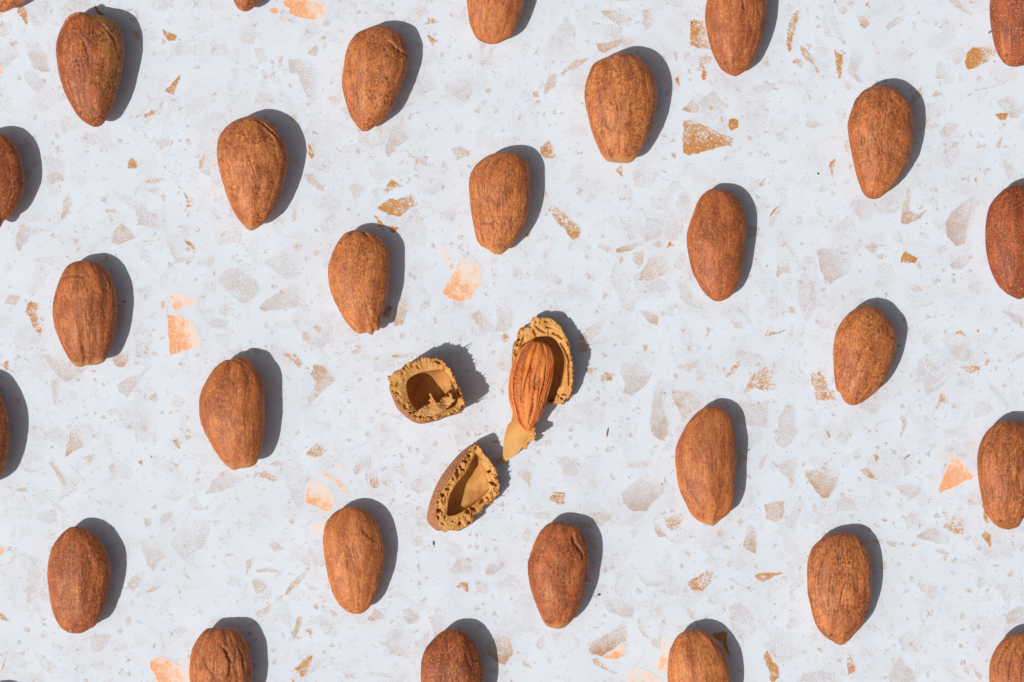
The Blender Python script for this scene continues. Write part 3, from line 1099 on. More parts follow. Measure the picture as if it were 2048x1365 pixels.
# ---------------------------------------------------------------- the table and its terrazzo chips
bpy_table_co = []
hx = 0.8
nb = [(-hx, -hx, 0), (hx, -hx, 0), (hx, hx, 0), (-hx, hx, 0)]
co = nb + [(x, y, -0.02) for x, y, _ in nb]
table = link_mesh('tabletop', co, [[0, 1, 2, 3], [7, 6, 5, 4], [0, 4, 5, 1], [1, 5, 6, 2], [2, 6, 7, 3], [3, 7, 4, 0]], M_TABLE, smooth=False)
tag(table, 'white terrazzo tabletop with tan and orange chips under the almonds', None, None, 'structure')

chips = []
ox = oy = 0
for ln in CHIPS.strip().splitlines():
    w = ln.split()
    if w[0].startswith('@'):
        ox, oy = float(w[0][1:]), float(w[1])
        continue
    pts = np.array([[float(v) for v in q.split(',')] for q in w[3:]]) / 4 + (ox, oy)
    chips.append((w[0], float(w[1]), float(w[2]), pts))
N_TRACED = len(chips)
rc = random.Random(5)
for i in range(520):                                   # the same kind of chips goes on outside the frame
    while True:
        x, y = rc.uniform(-900, 2950), rc.uniform(-900, 2270)
        if not (-25 < x < 2073 and -25 < y < 1390):
            break
    n = rc.randint(4, 7)
    r = rc.choice((8, 12, 16, 25, 38))
    a0 = rc.uniform(0, 6)
    st = rc.uniform(0.45, 1.0)
    pts = []
    for k in range(n):
        a = a0 + k * 2 * math.pi / n + rc.uniform(-.3, .3)
        q = r * rc.uniform(.6, 1.2)
        u, v = q * math.cos(a), q * math.sin(a) * st
        pts.append((x + u * math.cos(a0) - v * math.sin(a0), y + u * math.sin(a0) + v * math.cos(a0)))
    chips.append((rc.choice('FFFTTTTGGO'), rc.uniform(.4, .75), 0.0, np.array(pts)))

traced = [(p.mean(0), np.hypot(*(p - p.mean(0)).T).max()) for _, _, _, p in chips]
tc = np.array([c for c, _ in traced]); tr = np.array([r for _, r in traced])
fill = 0
while fill < 620:
    x, y = rc.uniform(-20, 2068), rc.uniform(-20, 1385)
    r = rc.choice((5, 6, 8, 10, 13, 18, 26, 34))
    if (np.hypot(tc[:, 0] - x, tc[:, 1] - y) < tr * 0.85 + r * 0.9).any():
        fill += 0.2
        continue
    n = rc.randint(4, 8); a0 = rc.uniform(0, 6); st = rc.uniform(0.4, 0.95)
    pts = []
    for k in range(n):
        a = k * 2 * math.pi / n + rc.uniform(-.32, .32)
        q = r * rc.uniform(.65, 1.2)
        u, v = q * math.cos(a), q * math.sin(a) * st
        pts.append((x + u * math.cos(a0) - v * math.sin(a0), y + u * math.sin(a0) + v * math.cos(a0)))
    small = r < 9
    chips.append(('T' if small and rc.random() < .6 else 'F', rc.uniform(.25, .5) if small else rc.uniform(.24, .44), rc.choice((0, 90, 200, 250, 300)), np.array(pts)))
    tc = np.concatenate([tc, [[x, y]]]); tr = np.append(tr, r)
    fill += 1

for q in range(300):                                   # broad, very pale pieces that lie under the rest
    x, y = rc.uniform(-20, 2068), rc.uniform(-20, 1385)
    r = rc.uniform(20, 52)
    n = rc.randint(4, 7); a0 = rc.uniform(0, 6); st = rc.uniform(0.45, 0.9)
    pts = []
    for k in range(n):
        a = k * 2 * math.pi / n + rc.uniform(-.3, .3)
        w = r * rc.uniform(.7, 1.15)
        u, v = w * math.cos(a), w * math.sin(a) * st
        pts.append((x + u * math.cos(a0) - v * math.sin(a0), y + u * math.sin(a0) + v * math.cos(a0)))
    chips.append(('P', rc.uniform(.24, .42), rc.choice((90, 200, 250, 300)), np.array(pts)))

def chip_geometry(pts, dens, ang, seed, lay):
    """a thin inlaid flake: flat top 20 microns proud with a feathered, chipped border"""
    rr = random.Random(seed)
    _, area = area_centroid(pts)
    out = []
    n = len(pts)
    for i in range(n):
        a, b = pts[i], pts[(i + 1) % n]
        L = np.hypot(*(b - a))
        k = max(1, int(L / 7))
        nx, ny = (b - a)[1] / (L + 1e-6), -(b - a)[0] / (L + 1e-6)
        for j in range(k):
            t = j / k
            q = a + (b - a) * t
            jit = rr.gauss(0, min(1.0, L * 0.05)) if j else 0
            out.append((q[0] + nx * jit, q[1] + ny * jit))
    p = np.array(out)
    x, y = p[:, 0], p[:, 1]
    if ((x * np.roll(y, -1) - np.roll(x, -1) * y).sum()) < 0:
        p = p[::-1]
    e = np.roll(p, -1, 0) - np.roll(p, 1, 0)
    nrm = np.stack([e[:, 1], -e[:, 0]], 1) / (np.hypot(e[:, 0], e[:, 1])[:, None] + 1e-6)   # outward in image axes
    f = min(2.6, 0.08 * math.sqrt(area) + 0.5)
    inner, outer = p - nrm * f * 0.55, p + nrm * f * 0.9
    c = p.mean(0)
    m = len(p)
    tris = geometry.tessellate_polygon([[Vector((q[0], -q[1], 0)) for q in inner]])
    faces = []
    for t in tris:
        (x0, y0), (x1, y1), (x2, y2) = inner[t[0]], inner[t[1]], inner[t[2]]
        ccw = (x1 - x0) * -(y2 - y0) + (y1 - y0) * (x2 - x0) > 0
        faces.append(list(t) if ccw else list(t)[::-1])
    for i in range(m):
        j = (i + 1) % m
        faces.append([i, m + i, m + j, j][::-1])
    allp = np.concatenate([inner, outer])
    co = np.zeros((2 * m, 3))
    co[:, 0] = (allp[:, 0] - 1024) * PX
    co[:, 1] = (682.5 - allp[:, 1]) * PX
    lo = lay
    co[:m, 2] = lo + 0.000003
    co[m:, 2] = lo
    if ang:
        d = np.array([math.cos(math.radians(ang)), -math.sin(math.radians(ang))])
        s = (allp - c) @ d
        s = s / (np.abs(s).max() + 1e-6)
        dv = dens * (1 + 0.42 * s)
    else:
        dv = np.full(2 * m, dens)
    edge = np.concatenate([np.ones(m), np.zeros(m)])
    return co, faces, dv, edge, area

# chips that touch lie on different levels, five microns apart
cc = np.array([p.mean(0) for _, _, _, p in chips]); cr = np.array([np.hypot(*(p - p.mean(0)).T).max() + 4 for _, _, _, p in chips])
isP = np.array([k == 'P' for k, _, _, _ in chips])
lev = np.full(len(chips), -1)
for i in np.argsort(~isP, kind='stable'):
    near = (np.hypot(*(cc - cc[i]).T) < cr + cr[i]) & (lev >= 0) & (isP == isP[i])
    used = set(lev[near].tolist())
    lev[i] = next(v for v in range(99) if v not in used)
nP = lev[isP].max() + 1
LAYER = [0.000003 + 0.000005 * (lev[i] if isP[i] else nP + lev[i]) for i in range(len(chips))]

built = []
for i, (kind, dens, ang, pts) in enumerate(chips):
    built.append((kind,) + chip_geometry(pts, dens, ang, i, LAYER[i]) + (kind + str(i) and i < N_TRACED,))
order = sorted([i for i, b in enumerate(built) if b[6]], key=lambda i: -built[i][5])
single = set(order[:298])
for i in order[:298]:
    kind, co, fc, dv, ed, ar, _ = built[i]
    c0 = co.mean(0); c0[2] = 0
    link_mesh('terrazzo_chip', co - c0, fc, M_CHIP[kind], table, False, {'dens': dv, 'edge': ed}, loc=c0)
for kind in 'GOTFP':
    CO, FC, DV, ED, n = [], [], [], [], 0
    for i, b in enumerate(built):
        if b[0] == kind and i not in single:
            CO.append(b[1]); FC += [[v + n for v in f] for f in b[2]]; DV.append(b[3]); ED.append(b[4]); n += len(b[1])
    if CO:
        o = link_mesh('small_terrazzo_chips', np.concatenate(CO), FC, M_CHIP[kind], table, False,
                      {'dens': np.concatenate(DV), 'edge': np.concatenate(ED)})
        o['kind'] = 'stuff'

# ---------------------------------------------------------------- almonds in their shells
NT_A, NR_A, NB_A = 224, 60, 14

def almond_mesh(pts, seed, thick=0.285, ridge=1.0, dent=1.0, cracks=(), stem=False, q=1.0, kernel=False, lift=0.0, husk=0.0, outline_smooth=0.9):
    """returns local coordinates in metres, faces, attributes, world centre, rotation"""
    poly = catmull(pts, 6)
    c, _ = area_centroid(poly)
    d = poly - c
    d[:, 1] *= -1                                          # image y runs down
    ev, vec = np.linalg.eigh(d.T @ d)
    ax = vec[:, 1]
    if ax[1] < 0:
        ax = -ax
    ang = math.atan2(ax[1], ax[0]) - math.pi / 2           # local +y runs from the tip to the broad end
    R = np.array([[math.cos(-ang), -math.sin(-ang)], [math.sin(-ang), math.cos(-ang)]])
    loc = d @ R.T
    th = np.arange(NT_A) * 2 * math.pi / NT_A
    r = radial(loc, np.zeros(2), th, outline_smooth)
    ex, ey = r * np.cos(th), r * np.sin(th)
    W = (ex.max() - ex.min()) / 2
    b = thick * 2 * W
    # half widths along the length
    ys = np.linspace(ey.min(), ey.max(), 160)
    rt = np.array([np.interp(v, ey[ex > 0][np.argsort(ey[ex > 0])], ex[ex > 0][np.argsort(ey[ex > 0])]) for v in ys])
    lf = np.array([np.interp(v, ey[ex < 0][np.argsort(ey[ex < 0])], ex[ex < 0][np.argsort(ey[ex < 0])]) for v in ys])
    t = np.linspace(1.0 / NR_A, 1.0, NR_A)
    rho = np.sin(t * math.pi / 2)
    X = np.concatenate([[0.0], (rho[:, None] * ex[None]).ravel()])
    Y = np.concatenate([[0.0], (rho[:, None] * ey[None]).ravel()])
    edge = np.concatenate([[1.0], np.repeat(np.cos(t * math.pi / 2), NT_A)])       # 1 at the crown, 0 at the seam
    Z = b * np.maximum(edge, 0) ** q
    R_, L_ = np.interp(Y, ys, rt), np.interp(Y, ys, lf)
    s = (X - (R_ + L_) / 2) / np.maximum((R_ - L_) / 2, 1.0)
    m = np.arcsin(np.clip(s, -1, 1))
    v = Y / W
    sd = seed * 13.7
    warp = 0.25 * perlin(m * 1.3, v * 1.2, sd + 3)
    fade = np.clip(edge * 2.2, 0, 1)
    # broad lumps, ribs along the length, wandering vein grooves, pits
    lump = fbm(m * 1.1, v * 1.1, sd, 2)
    ribs = perlin(m * 3.2 + warp, v * 0.55, sd + 11)
    n1 = perlin(m * 2.6 + warp * 2.0, v * 0.62, sd + 21)
    n2 = perlin(m * 4.6 + warp * 2.0, v * 0.85, sd + 31)
    gate1 = np.clip(perlin(m * 1.2, v * 1.5, sd + 41) * 2.2 + 0.55, 0, 1)
    gate2 = np.clip(perlin(m * 1.5, v * 1.7, sd + 51) * 2.4 + 0.30, 0, 1)
    g1 = np.exp(-(n1 / 0.075) ** 2) * gate1
    g2 = np.exp(-(n2 / 0.095) ** 2) * gate2
    pit = np.clip(perlin(X / 7.5, Y / 9.5, sd + 61) - 0.42, 0, 1) * 3.0
    fine = fbm(X / 4.2, Y / 5.5, sd + 71, 2)
    if kernel:
        ribs2 = perlin(m * 5.0 + warp, v * 0.45, sd + 81)
        n3 = perlin(m * 4.4 + warp, v * 0.42, sd + 91)
        g3 = np.exp(-((n3 + 0.12 * fine) / 0.17) ** 2)
        disp = 1.5 * lump + 2.4 * ribs2 - 3.2 * g3 + 0.6 * fine - 0.6 * g2
        val = np.clip(g3 * 0.75 + 0.25 * g2, 0, 1)
    else:
        disp = dent * 1.6 * lump + ridge * (1.5 * ribs - 0.85 * g1 - 0.6 * g2) - dent * 0.5 * pit + 0.42 * fine
        val = np.clip((0.36 * g1 + 0.32 * g2) * ridge + 0.5 * pit * dent, 0, 1)
    # single cracks traced from the nut, in picture pixels
    for (line, w, depth, step) in cracks:
        q_ = (np.asarray(line, float) - c) * (1, -1) @ R.T
        wob = 1.3 * perlin(X / 6.0, Y / 6.0, sd + 101)
        dist, al = seg_dist(X + wob, Y + wob, q_)
        taper = np.clip(np.minimum(al, 1 - al) * 6, 0.25, 1)
        g = np.exp(-(dist / w) ** 2) * taper
        disp = disp - 0.75 * depth * g / np.maximum(fade, 0.35)
        val = np.maximum(val, np.clip(g * 1.2, 0, 1))
        if step:                                           # one lip of the crack stands proud
            a, b_ = q_[0], q_[-1]
            side = (b_[0] - a[0]) * (Y - a[1]) - (b_[1] - a[1]) * (X - a[0])
            sgn = np.tanh(side / (np.hypot(*(b_ - a)) + 1e-6) / 2.0) * np.exp(-(dist / 9.0) ** 2)
            disp = disp + 0.7 * step * sgn * taper
    Z = Z + disp * fade
    # small unevenness of the seam itself
    jig = 0.7 * perlin(th * 9, sd, 1.0) + 0.45 * perlin(th * 26, sd, 2.0)
    ed = np.concatenate([[0.0], np.repeat(rho ** 6, NT_A)])
    J = np.concatenate([[0.0], np.tile(jig, NR_A)])
    rr = np.hypot(X, Y) + 1e-6
    X, Y = X + X / rr * J * ed, Y + Y / rr * J * ed
    # underside
    tb = np.linspace(1.0, 0.0, NB_A + 1)[1:-1]
    rb = np.sin(tb * math.pi / 2)
    bx = (rb[:, None] * ex[None]).ravel(); by = (rb[:, None] * ey[None]).ravel()
    bz = np.repeat(-b * np.cos(tb * math.pi / 2) ** 0.95, NT_A)
    co = np.zeros((1 + NT_A * (NR_A + NB_A - 1) + 1, 3))
    nt_ = 1 + NT_A * NR_A
    co[:nt_, 0], co[:nt_, 1], co[:nt_, 2] = X, Y, Z
    co[nt_:-1, 0], co[nt_:-1, 1], co[nt_:-1, 2] = bx, by, bz
    co[-1] = (0, 0, -b)
    z0 = (b + lift) * PX
    k = PX * (1 - z0 / CAM_H)
    co[:, :2] *= k
    co[:, 2] *= PX
    rings = NR_A + NB_A - 1
    f = [[0, 1 + j, 1 + (j + 1) % NT_A] for j in range(NT_A)]
    i = np.arange(rings - 1)[:, None] * NT_A + 1
    j = np.arange(NT_A)[None]; j2 = (j + 1) % NT_A
    f += np.stack([i + j, i + NT_A + j, i + NT_A + j2, i + j2], -1).reshape(-1, 4).tolist()
    base = 1 + (rings - 1) * NT_A
    f += [[base + (j_ + 1) % NT_A, base + j_, len(co) - 1] for j_ in range(NT_A)]
    n = len(co)
    gco = np.zeros((n, 3)); gco[:nt_, 0] = m; gco[:nt_, 1] = v; gco[:, 2] = sd
    gco[nt_:, 0] = co[nt_:, 0] / (W * PX); gco[nt_:, 1] = co[nt_:, 1] / (W * PX)
    valley = np.zeros(n); valley[:nt_] = val * np.clip(fade + 0.2, 0, 1)
    pale = np.zeros(n)
    husk_a = np.zeros(n)
    if husk:
        husk_a[:nt_] = np.clip((s * husk - 0.35 + 0.35 * perlin(X / 16, Y / 22, sd + 5) + 0.3 * perlin(X / 6, Y / 9, sd + 6)) * 4, 0, 1) * np.clip((Y - ey.min() - 40) / 40, 0, 1)
    if stem:
        pale[:nt_] = np.clip((ey.min() + 15 + 7 * perlin(X / 8, 0.5, sd) - Y) / 7, 0, 1)
    loc = ((c[0] - 1024) * k, (682.5 - c[1]) * k, z0)
    return co, f, {'gco': gco, 'valley': valley, 'pale': pale, 'husk': husk_a}, loc, ang

def T(tx, ty, *pts):
    return [(tx + x / 4, ty + y / 4) for x, y in pts]

ALMONDS = []
def almond(label, pts, seed, tint=0.3, streak=0.4, speck=0.6, **kw):
    ALMONDS.append((label, pts, seed, tint, streak, speck, kw))
almond('rough almond with an open seam and curled hull lips, upper left corner', T(0, 0, (640,100),(560,125),(510,190),(470,280),(450,370),(455,480),(470,580),(500,690),(540,790),(590,880),(640,950),(700,995),(760,1020),(805,1008),(830,985),(880,900),(920,800),(950,690),(975,580),(990,470),(990,350),(975,270),(940,200),(890,155),(820,125),(740,112)),
       1, 0.7, 0.35, 1.0, husk=1.0, dent=1.7, ridge=1.2, cracks=[(T(0,0,(640,110),(560,140),(505,215),(468,320)), 2.0, 4.5, 1.2), (T(0,0,(800,180),(870,250),(930,330),(955,420)), 2.4, 3.5, 1.5), (T(0,0,(690,330),(730,440),(740,560)), 3, 2.0, 0)])
almond('almond with a lifted dark crack on its right shoulder, below the orange chip', T(512, 0, (880,1055),(840,1045),(800,1000),(760,940),(730,860),(705,770),(690,690),(688,620),(700,540),(715,440),(735,370),(765,315),(810,265),(870,235),(940,215),(1010,210),(1080,225),(1140,255),(1180,310),(1205,380),(1218,460),(1205,560),(1180,640),(1150,730),(1110,820),(1060,920),(1000,980),(940,1020),(900,1050)),
       2, 0.12, 0.55, 0.95, dent=1.1, cracks=[(T(512,0,(1050,330),(1110,385),(1165,425),(1200,450),(1225,490)), 2.2, 6.0, 2.5), (T(512,0,(770,325),(800,290),(850,250)), 2.0, 6.0, -1.2), (T(512,0,(690,600),(692,680),(705,750)), 1.6, 3.0, 0)])
almond('smooth orange brown almond cut by the top edge, left of the top centre', [(933,0),(938,40),(946,65),(959,82),(983,89),(1002,85),(1022,72),(1034,50),(1044,22),(1050,0),(1053,-30),(1048,-75),(1030,-115),(1000,-135),(970,-130),(945,-100),(933,-60),(930,-30)],
       3, 0.2, 0.25, 0.25, dent=0.6, ridge=1.0)
almond('reddish almond with white flecks cut by the top edge, next to a square golden chip', [(1414,0),(1410,32),(1413,60),(1421,95),(1434,125),(1446,142),(1469,153),(1484,147),(1499,135),(1511,112),(1521,87),(1529,60),(1533,25),(1534,0),(1530,-30),(1515,-60),(1490,-78),(1465,-78),(1440,-60),(1422,-32)],
       4, 0.55, 0.25, 0.6, dent=0.8, ridge=1.3, cracks=[(T(1024,0,(1820,0),(1835,50),(1848,110)), 2.4, 4.0, 0)])
almond('plump bright almond with a blunt pale stem end, left of the big golden chip', T(1024, 0, (880,425),(800,440),(720,475),(650,515),(615,590),(590,670),(580,760),(595,870),(615,960),(640,1060),(680,1160),(720,1240),(760,1290),(830,1303),(880,1305),(920,1310),(970,1290),(1000,1250),(1040,1190),(1080,1110),(1120,1020),(1145,900),(1160,780),(1155,690),(1130,590),(1085,520),(1030,470),(960,435)),
       5, 0.0, 0.6, 0.8, dent=1.2, ridge=1.2, stem=True, cracks=[(T(1024,0,(1145,900),(1115,1000),(1085,1080)), 1.6, 3.0, 0), (T(1024,0,(660,520),(640,570),(620,640)), 1.8, 3.0, -0.8)])
almond('golden brown almond with dark grain streaks and a split left shoulder, upper right', T(1536, 0, (900,680),(840,690),(790,710),(740,750),(700,800),(680,850),(655,920),(637,1000),(645,1090),(660,1180),(680,1280),(702,1380),(725,1454),(755,1534),(790,1579),(840,1596),(890,1584),(950,1544),(1010,1484),(1060,1414),(1090,1364),(1120,1310),(1150,1200),(1168,1080),(1168,950),(1150,860),(1120,810),(1080,760),(1020,710),(960,685)),
       6, 0.22, 0.9, 0.8, dent=0.8, cracks=[(T(1536,0,(830,695),(770,735),(710,800),(680,860)), 2.0, 5.0, -1.4)])
almond('dark reddish almond cut by the right edge in the top right corner', [(1981,0),(1980,25),(1982,50),(1986,75),(1991,95),(1998,112),(2011,128),(2026,134),(2048,131),(2075,118),(2095,90),(2108,50),(2110,0),(2105,-40),(2085,-75),(2050,-90),(2015,-75),(1990,-40)],
       7, 0.95, 0.3, 0.8)
almond('almond cut by the left edge, lower neighbour of the open seamed corner almond', [(0,267),(15,274),(30,290),(40,310),(46,332),(49,354),(48,378),(41,398),(30,421),(18,436),(5,444),(2,455),(-10,455),(-40,430),(-62,395),(-75,350),(-72,310),(-55,280),(-25,266)],
       8, 0.7, 0.3, 0.9, ridge=1.4, stem=True)
almond('broad almond with a long crack and pale tip', [(500,233),(487,235),(465,244),(447,260),(437,277),(434,297),(435,322),(439,341),(444,361),(452,388),(462,413),(475,436),(490,455),(500,462),(512,458),(527,448),(539,436),(552,413),(562,388),(569,363),(574,341),(577,320),(576,312),(572,292),(562,270),(547,252),(529,240),(512,234)],
       9, 0.15, 0.7, 0.85, dent=1.2, stem=True, cracks=[(T(512,0,(-40,945),(20,975),(80,1015),(140,1065),(185,1120),(215,1165)), 2.0, 5.0, 2.2), (T(512,341,(205,150),(185,220),(150,310),(110,370)), 1.6, 3.5, 0)])
almond('almond with a dark right seam and torn stem end, above the peach chip', [(1005,304),(982,309),(962,321),(947,337),(938,361),(939,396),(943,428),(948,456),(953,478),(962,492),(981,502),(984,507),(999,510),(1008,506),(1017,497),(1024,491),(1036,478),(1049,453),(1058,423),(1061,391),(1061,361),(1060,341),(1051,322),(1039,310),(1022,304)],
       10, 0.05, 0.9, 0.6, dent=0.9, stem=True, cracks=[(T(1024,341,(143,240),(135,340),(100,450),(55,530),(5,590)), 1.5, 4.0, 0), (T(512,341,(1780,425),(1850,432),(1920,436)), 1.4, 2.2, -0.8), (T(512,341,(1790,440),(1800,520),(1830,600)), 1.6, 1.8, 0)])
almond('light brown almond with a notched top and ragged stem end, above the round cracked shell', T(512, 341, (780,480),(720,500),(670,550),(630,620),(600,690),(580,760),(575,830),(590,940),(620,1030),(660,1110),(700,1180),(740,1240),(790,1290),(830,1308),(890,1300),(920,1322),(940,1315),(945,1285),(990,1275),(1000,1200),(1030,1100),(1055,1000),(1065,880),(1068,760),(1065,670),(1040,600),(1000,550),(940,510),(870,490),(810,480)),
       11, 0.02, 0.35, 0.75, dent=0.9, ridge=0.8, stem=True, outline_smooth=0.5, cracks=[(T(512,341,(795,478),(770,500),(755,520)), 2.4, 7.0, 0), (T(512,341,(740,520),(700,555),(675,590)), 1.8, 4.0, 0), (T(512,341,(850,490),(880,515),(900,530)), 2.0, 5.0, 1.0), (T(512,341,(940,1160),(965,1210),(985,1260)), 2.2, 3.0, 1.0)])
almond('smooth pointed reddish almond with faint ribs, right of the centre near small tan chips', T(1024, 341, (1580,155),(1520,200),(1480,260),(1455,330),(1425,410),(1400,500),(1398,580),(1415,700),(1440,800),(1480,890),(1530,970),(1580,1020),(1635,1050),(1700,1038),(1760,1000),(1800,930),(1830,840),(1850,720),(1865,600),(1875,480),(1870,370),(1840,280),(1800,220),(1740,170),(1660,152)),
       12, 0.6, 0.12, 0.55, thick=0.262, dent=0.5, ridge=0.7)
almond('deep red brown almond cut by the right edge at mid height', [(2048,370),(2026,371),(2011,377),(1996,390),(1983,406),(1976,423),(1972,448),(1971,476),(1973,503),(1978,528),(1986,551),(1998,573),(2013,587),(2031,597),(2038,599),(2048,596),(2065,585),(2082,560),(2092,525),(2098,480),(2095,435),(2085,400),(2068,378)],
       13, 1.0, 0.4, 0.6, ridge=0.9)
almond('dark wrinkled almond with a broken flat stem end, left of the square peach chip', [(160,522),(142,527),(130,538),(120,558),(112,581),(106,608),(106,631),(110,656),(120,682),(122,687),(132,707),(142,724),(152,733),(162,735),(172,731),(185,731),(200,728),(210,722),(217,707),(225,687),(229,666),(234,628),(234,603),(230,578),(220,553),(210,538),(197,527),(180,521)],
       14, 0.45, 0.5, 0.55, thick=0.262, ridge=1.5, stem=True, outline_smooth=0.5, cracks=[(T(0,341,(480,880),(560,850),(640,845),(720,870)), 1.8, 1.6, 0), (T(0,682,(680,20),(700,100),(690,180)), 2.2, 2.5, 0)])
almond('large smooth reddish almond with a chipped stem end, left of the three tan chips', [(980-512,714),(962-500,720),(450,721),(432,734),(420,749),(409,769),(400,792),(398,817),(401,842),(410,867),(425,894),(440,917),(455,933),(467,941),(477,938),(490,936),(500,935),(512,928),(523,902),(527,877),(530,844),(529,807),(529,775),(522,750),(512,737),(502,722),(487,716)],
       15, 0.35, 0.3, 0.4, dent=0.7, ridge=1.1, stem=True, outline_smooth=0.6, cracks=[(T(0,682,(1820,160),(1870,150),(1930,175),(2000,230)), 1.8, 2.2, 0.8), (T(0,682,(1960,880),(2000,900),(2048,930)), 2.0, 2.0, 0.8)])
almond('sliver of a dark almond cut by the left edge below the middle', [(0,792),(8,809),(15,829),(19,852),(19,882),(15,912),(10,932),(0,955),(-15,970),(-40,978),(-70,960),(-95,920),(-108,860),(-100,810),(-80,770),(-50,755),(-20,765)],
       16, 0.55, 0.3, 1.0, stem=True)
almond('dark oval almond with a rounded lower end in the lower left corner', T(0, 1023, (590,122),(540,140),(490,185),(445,240),(410,310),(390,390),(380,480),(385,580),(400,700),(420,790),(450,870),(490,930),(540,965),(600,978),(660,972),(700,950),(750,925),(780,890),(820,800),(855,690),(880,560),(885,450),(870,360),(830,280),(790,220),(740,170),(670,130)),
       17, 0.6, 0.2, 0.8, thick=0.262, dent=0.7, ridge=1.1, cracks=[(T(0,1023,(884,540),(872,620),(850,710),(815,790),(780,850)), 1.5, 3.5, 0)])
almond('deeply grooved almond cut by the bottom edge beside the peach chip', [(417,1257),(405,1265),(392,1283),(384,1300),(380,1323),(379,1345),(380,1365),(384,1395),(393,1425),(408,1450),(430,1468),(455,1465),(478,1445),(492,1415),(500,1385),(504,1355),(503,1323),(500,1303),(492,1285),(482,1268),(467,1257),(447,1256)],
       18, 0.4, 0.35, 0.5, ridge=1.9, dent=1.2, cracks=[(T(0,1023,(1770,1040),(1830,1110),(1860,1190),(1855,1280),(1830,1300)), 2.8, 5.0, 1.2), (T(0,1023,(1900,1040),(1950,1150),(1970,1300)), 2.4, 3.0, 0)])
almond('clean light brown almond right of the small peach fan chip, lower left of the centre', [(712,1014),(695,1014),(672,1023),(657,1038),(649,1055),(646,1080),(648,1108),(652,1133),(657,1158),(664,1183),(674,1203),(687,1218),(702,1227),(721,1228),(732,1222),(744,1208),(754,1185),(763,1158),(768,1130),(769,1103),(764,1075),(757,1053),(747,1035),(734,1023)],
       19, 0.1, 0.3, 0.45, thick=0.262, dent=0.9, ridge=1.2, cracks=[(T(512,1023,(850,130),(900,190),(960,240)), 2.2, 2.0, -1.0), (T(512,1023,(1000,540),(960,660),(900,760)), 1.4, 3.0, 0)])
almond('dented almond with a dark hollow on its upper right, below the cracked shells', T(1024, 1023, (340,85),(280,105),(220,170),(180,250),(150,330),(125,420),(130,520),(150,620),(180,710),(215,800),(250,880),(280,920),(320,930),(360,942),(420,930),(460,895),(500,850),(540,770),(580,660),(605,550),(618,440),(615,350),(605,270),(580,200),(540,140),(490,110),(410,90)),
       20, 0.6, 0.35, 0.75, dent=2.0, ridge=0.9, stem=True, cracks=[(T(1024,1023,(490,150),(482,200),(500,250),(540,300),(570,360),(545,395)), 3.4, 5.5, 1.2), (T(1024,1023,(130,480),(160,530),(190,555)), 1.6, 3.0, 0.6), (T(1024,1023,(600,490),(585,580)), 1.8, 3.0, 0)])
almond('dark rough almond cut by the bottom edge, left of the round tan chip', [(897,1259),(882,1265),(867,1278),(854,1293),(846,1310),(842,1330),(842,1365),(847,1400),(860,1435),(880,1460),(905,1470),(930,1462),(950,1437),(962,1400),(968,1364),(966,1330),(962,1310),(954,1293),(944,1278),(929,1264),(912,1259)],
       21, 0.8, 0.5, 1.0, dent=1.5, ridge=1.5)
almond('largest long almond, right of the kernel, with a small groove at its top left', T(1024, 682, (1590,522),(1520,545),(1460,590),(1410,650),(1370,720),(1330,800),(1308,880),(1305,960),(1315,1060),(1330,1150),(1350,1220),(1390,1300),(1422,1370),(1470,1424),(1530,1459),(1590,1479),(1620,1477),(1660,1439),(1720,1394),(1745,1364),(1770,1300),(1785,1180),(1790,1050),(1798,930),(1795,820),(1780,720),(1765,640),(1730,580),(1670,535)),
       22, 0.3, 0.35, 0.4, thick=0.262, dent=0.8, ridge=1.0, stem=True, cracks=[(T(1024,682,(1420,640),(1470,600),(1515,570),(1535,530)), 2.2, 3.5, 0.8), (T(1024,682,(1345,1180),(1380,1280),(1420,1360)), 1.4, 3.0, 0)])
almond('speckled almond with a narrow lower tip, right of the parallelogram tan chip', T(1536, 341, (760,1085),(700,1105),(640,1150),(590,1210),(550,1280),(530,1364),(522,1440),(522,1491),(527,1591),(535,1681),(550,1761),(580,1781),(600,1831),(640,1871),(670,1881),(710,1876),(770,1846),(830,1801),(890,1746),(950,1651),(990,1551),(1015,1461),(1030,1361),(1025,1300),(1000,1230),(950,1170),(900,1115),(830,1088)),
       23, 0.18, 0.45, 1.0, dent=1.0, ridge=0.8)
almond('speckled almond cut by the right edge beside the orange triangular chip', [(2016,841),(1998,844),(1984,853),(1971,867),(1962,884),(1956,907),(1955,932),(1957,957),(1961,982),(1965,1002),(1970,1023),(1976,1033),(1984,1043),(1996,1054),(2011,1059),(2026,1058),(2036,1054),(2044,1041),(2050,1030),(2065,1005),(2078,970),(2085,930),(2080,890),(2065,862),(2042,845)],
       24, 0.4, 0.75, 0.85, dent=1.2, ridge=1.4)
almond('tan almond with dark thin dashes and a dark lower right seam, lower right area', T(1536, 1023, (560,178),(500,190),(440,215),(380,260),(345,310),(325,370),(313,450),(315,560),(320,660),(340,760),(365,860),(400,940),(450,1000),(510,1035),(550,1065),(590,1072),(625,1055),(670,1010),(720,950),(770,880),(800,800),(825,700),(835,580),(830,450),(815,370),(790,300),(760,250),(720,205),(650,175)),
       25, 0.15, 1.0, 0.85, thick=0.262, dent=0.8, ridge=0.9, cracks=[(T(1536,1023,(828,690),(800,770),(770,850)), 1.8, 4.0, 0), (T(1536,1023,(385,600),(390,500),(440,340)), 1.2, 2.0, 0), (T(1536,1023,(470,740),(472,600),(490,480)), 1.2, 2.0, 0), (T(1536,1023,(555,740),(575,620),(610,540)), 1.4, 2.0, 0)])
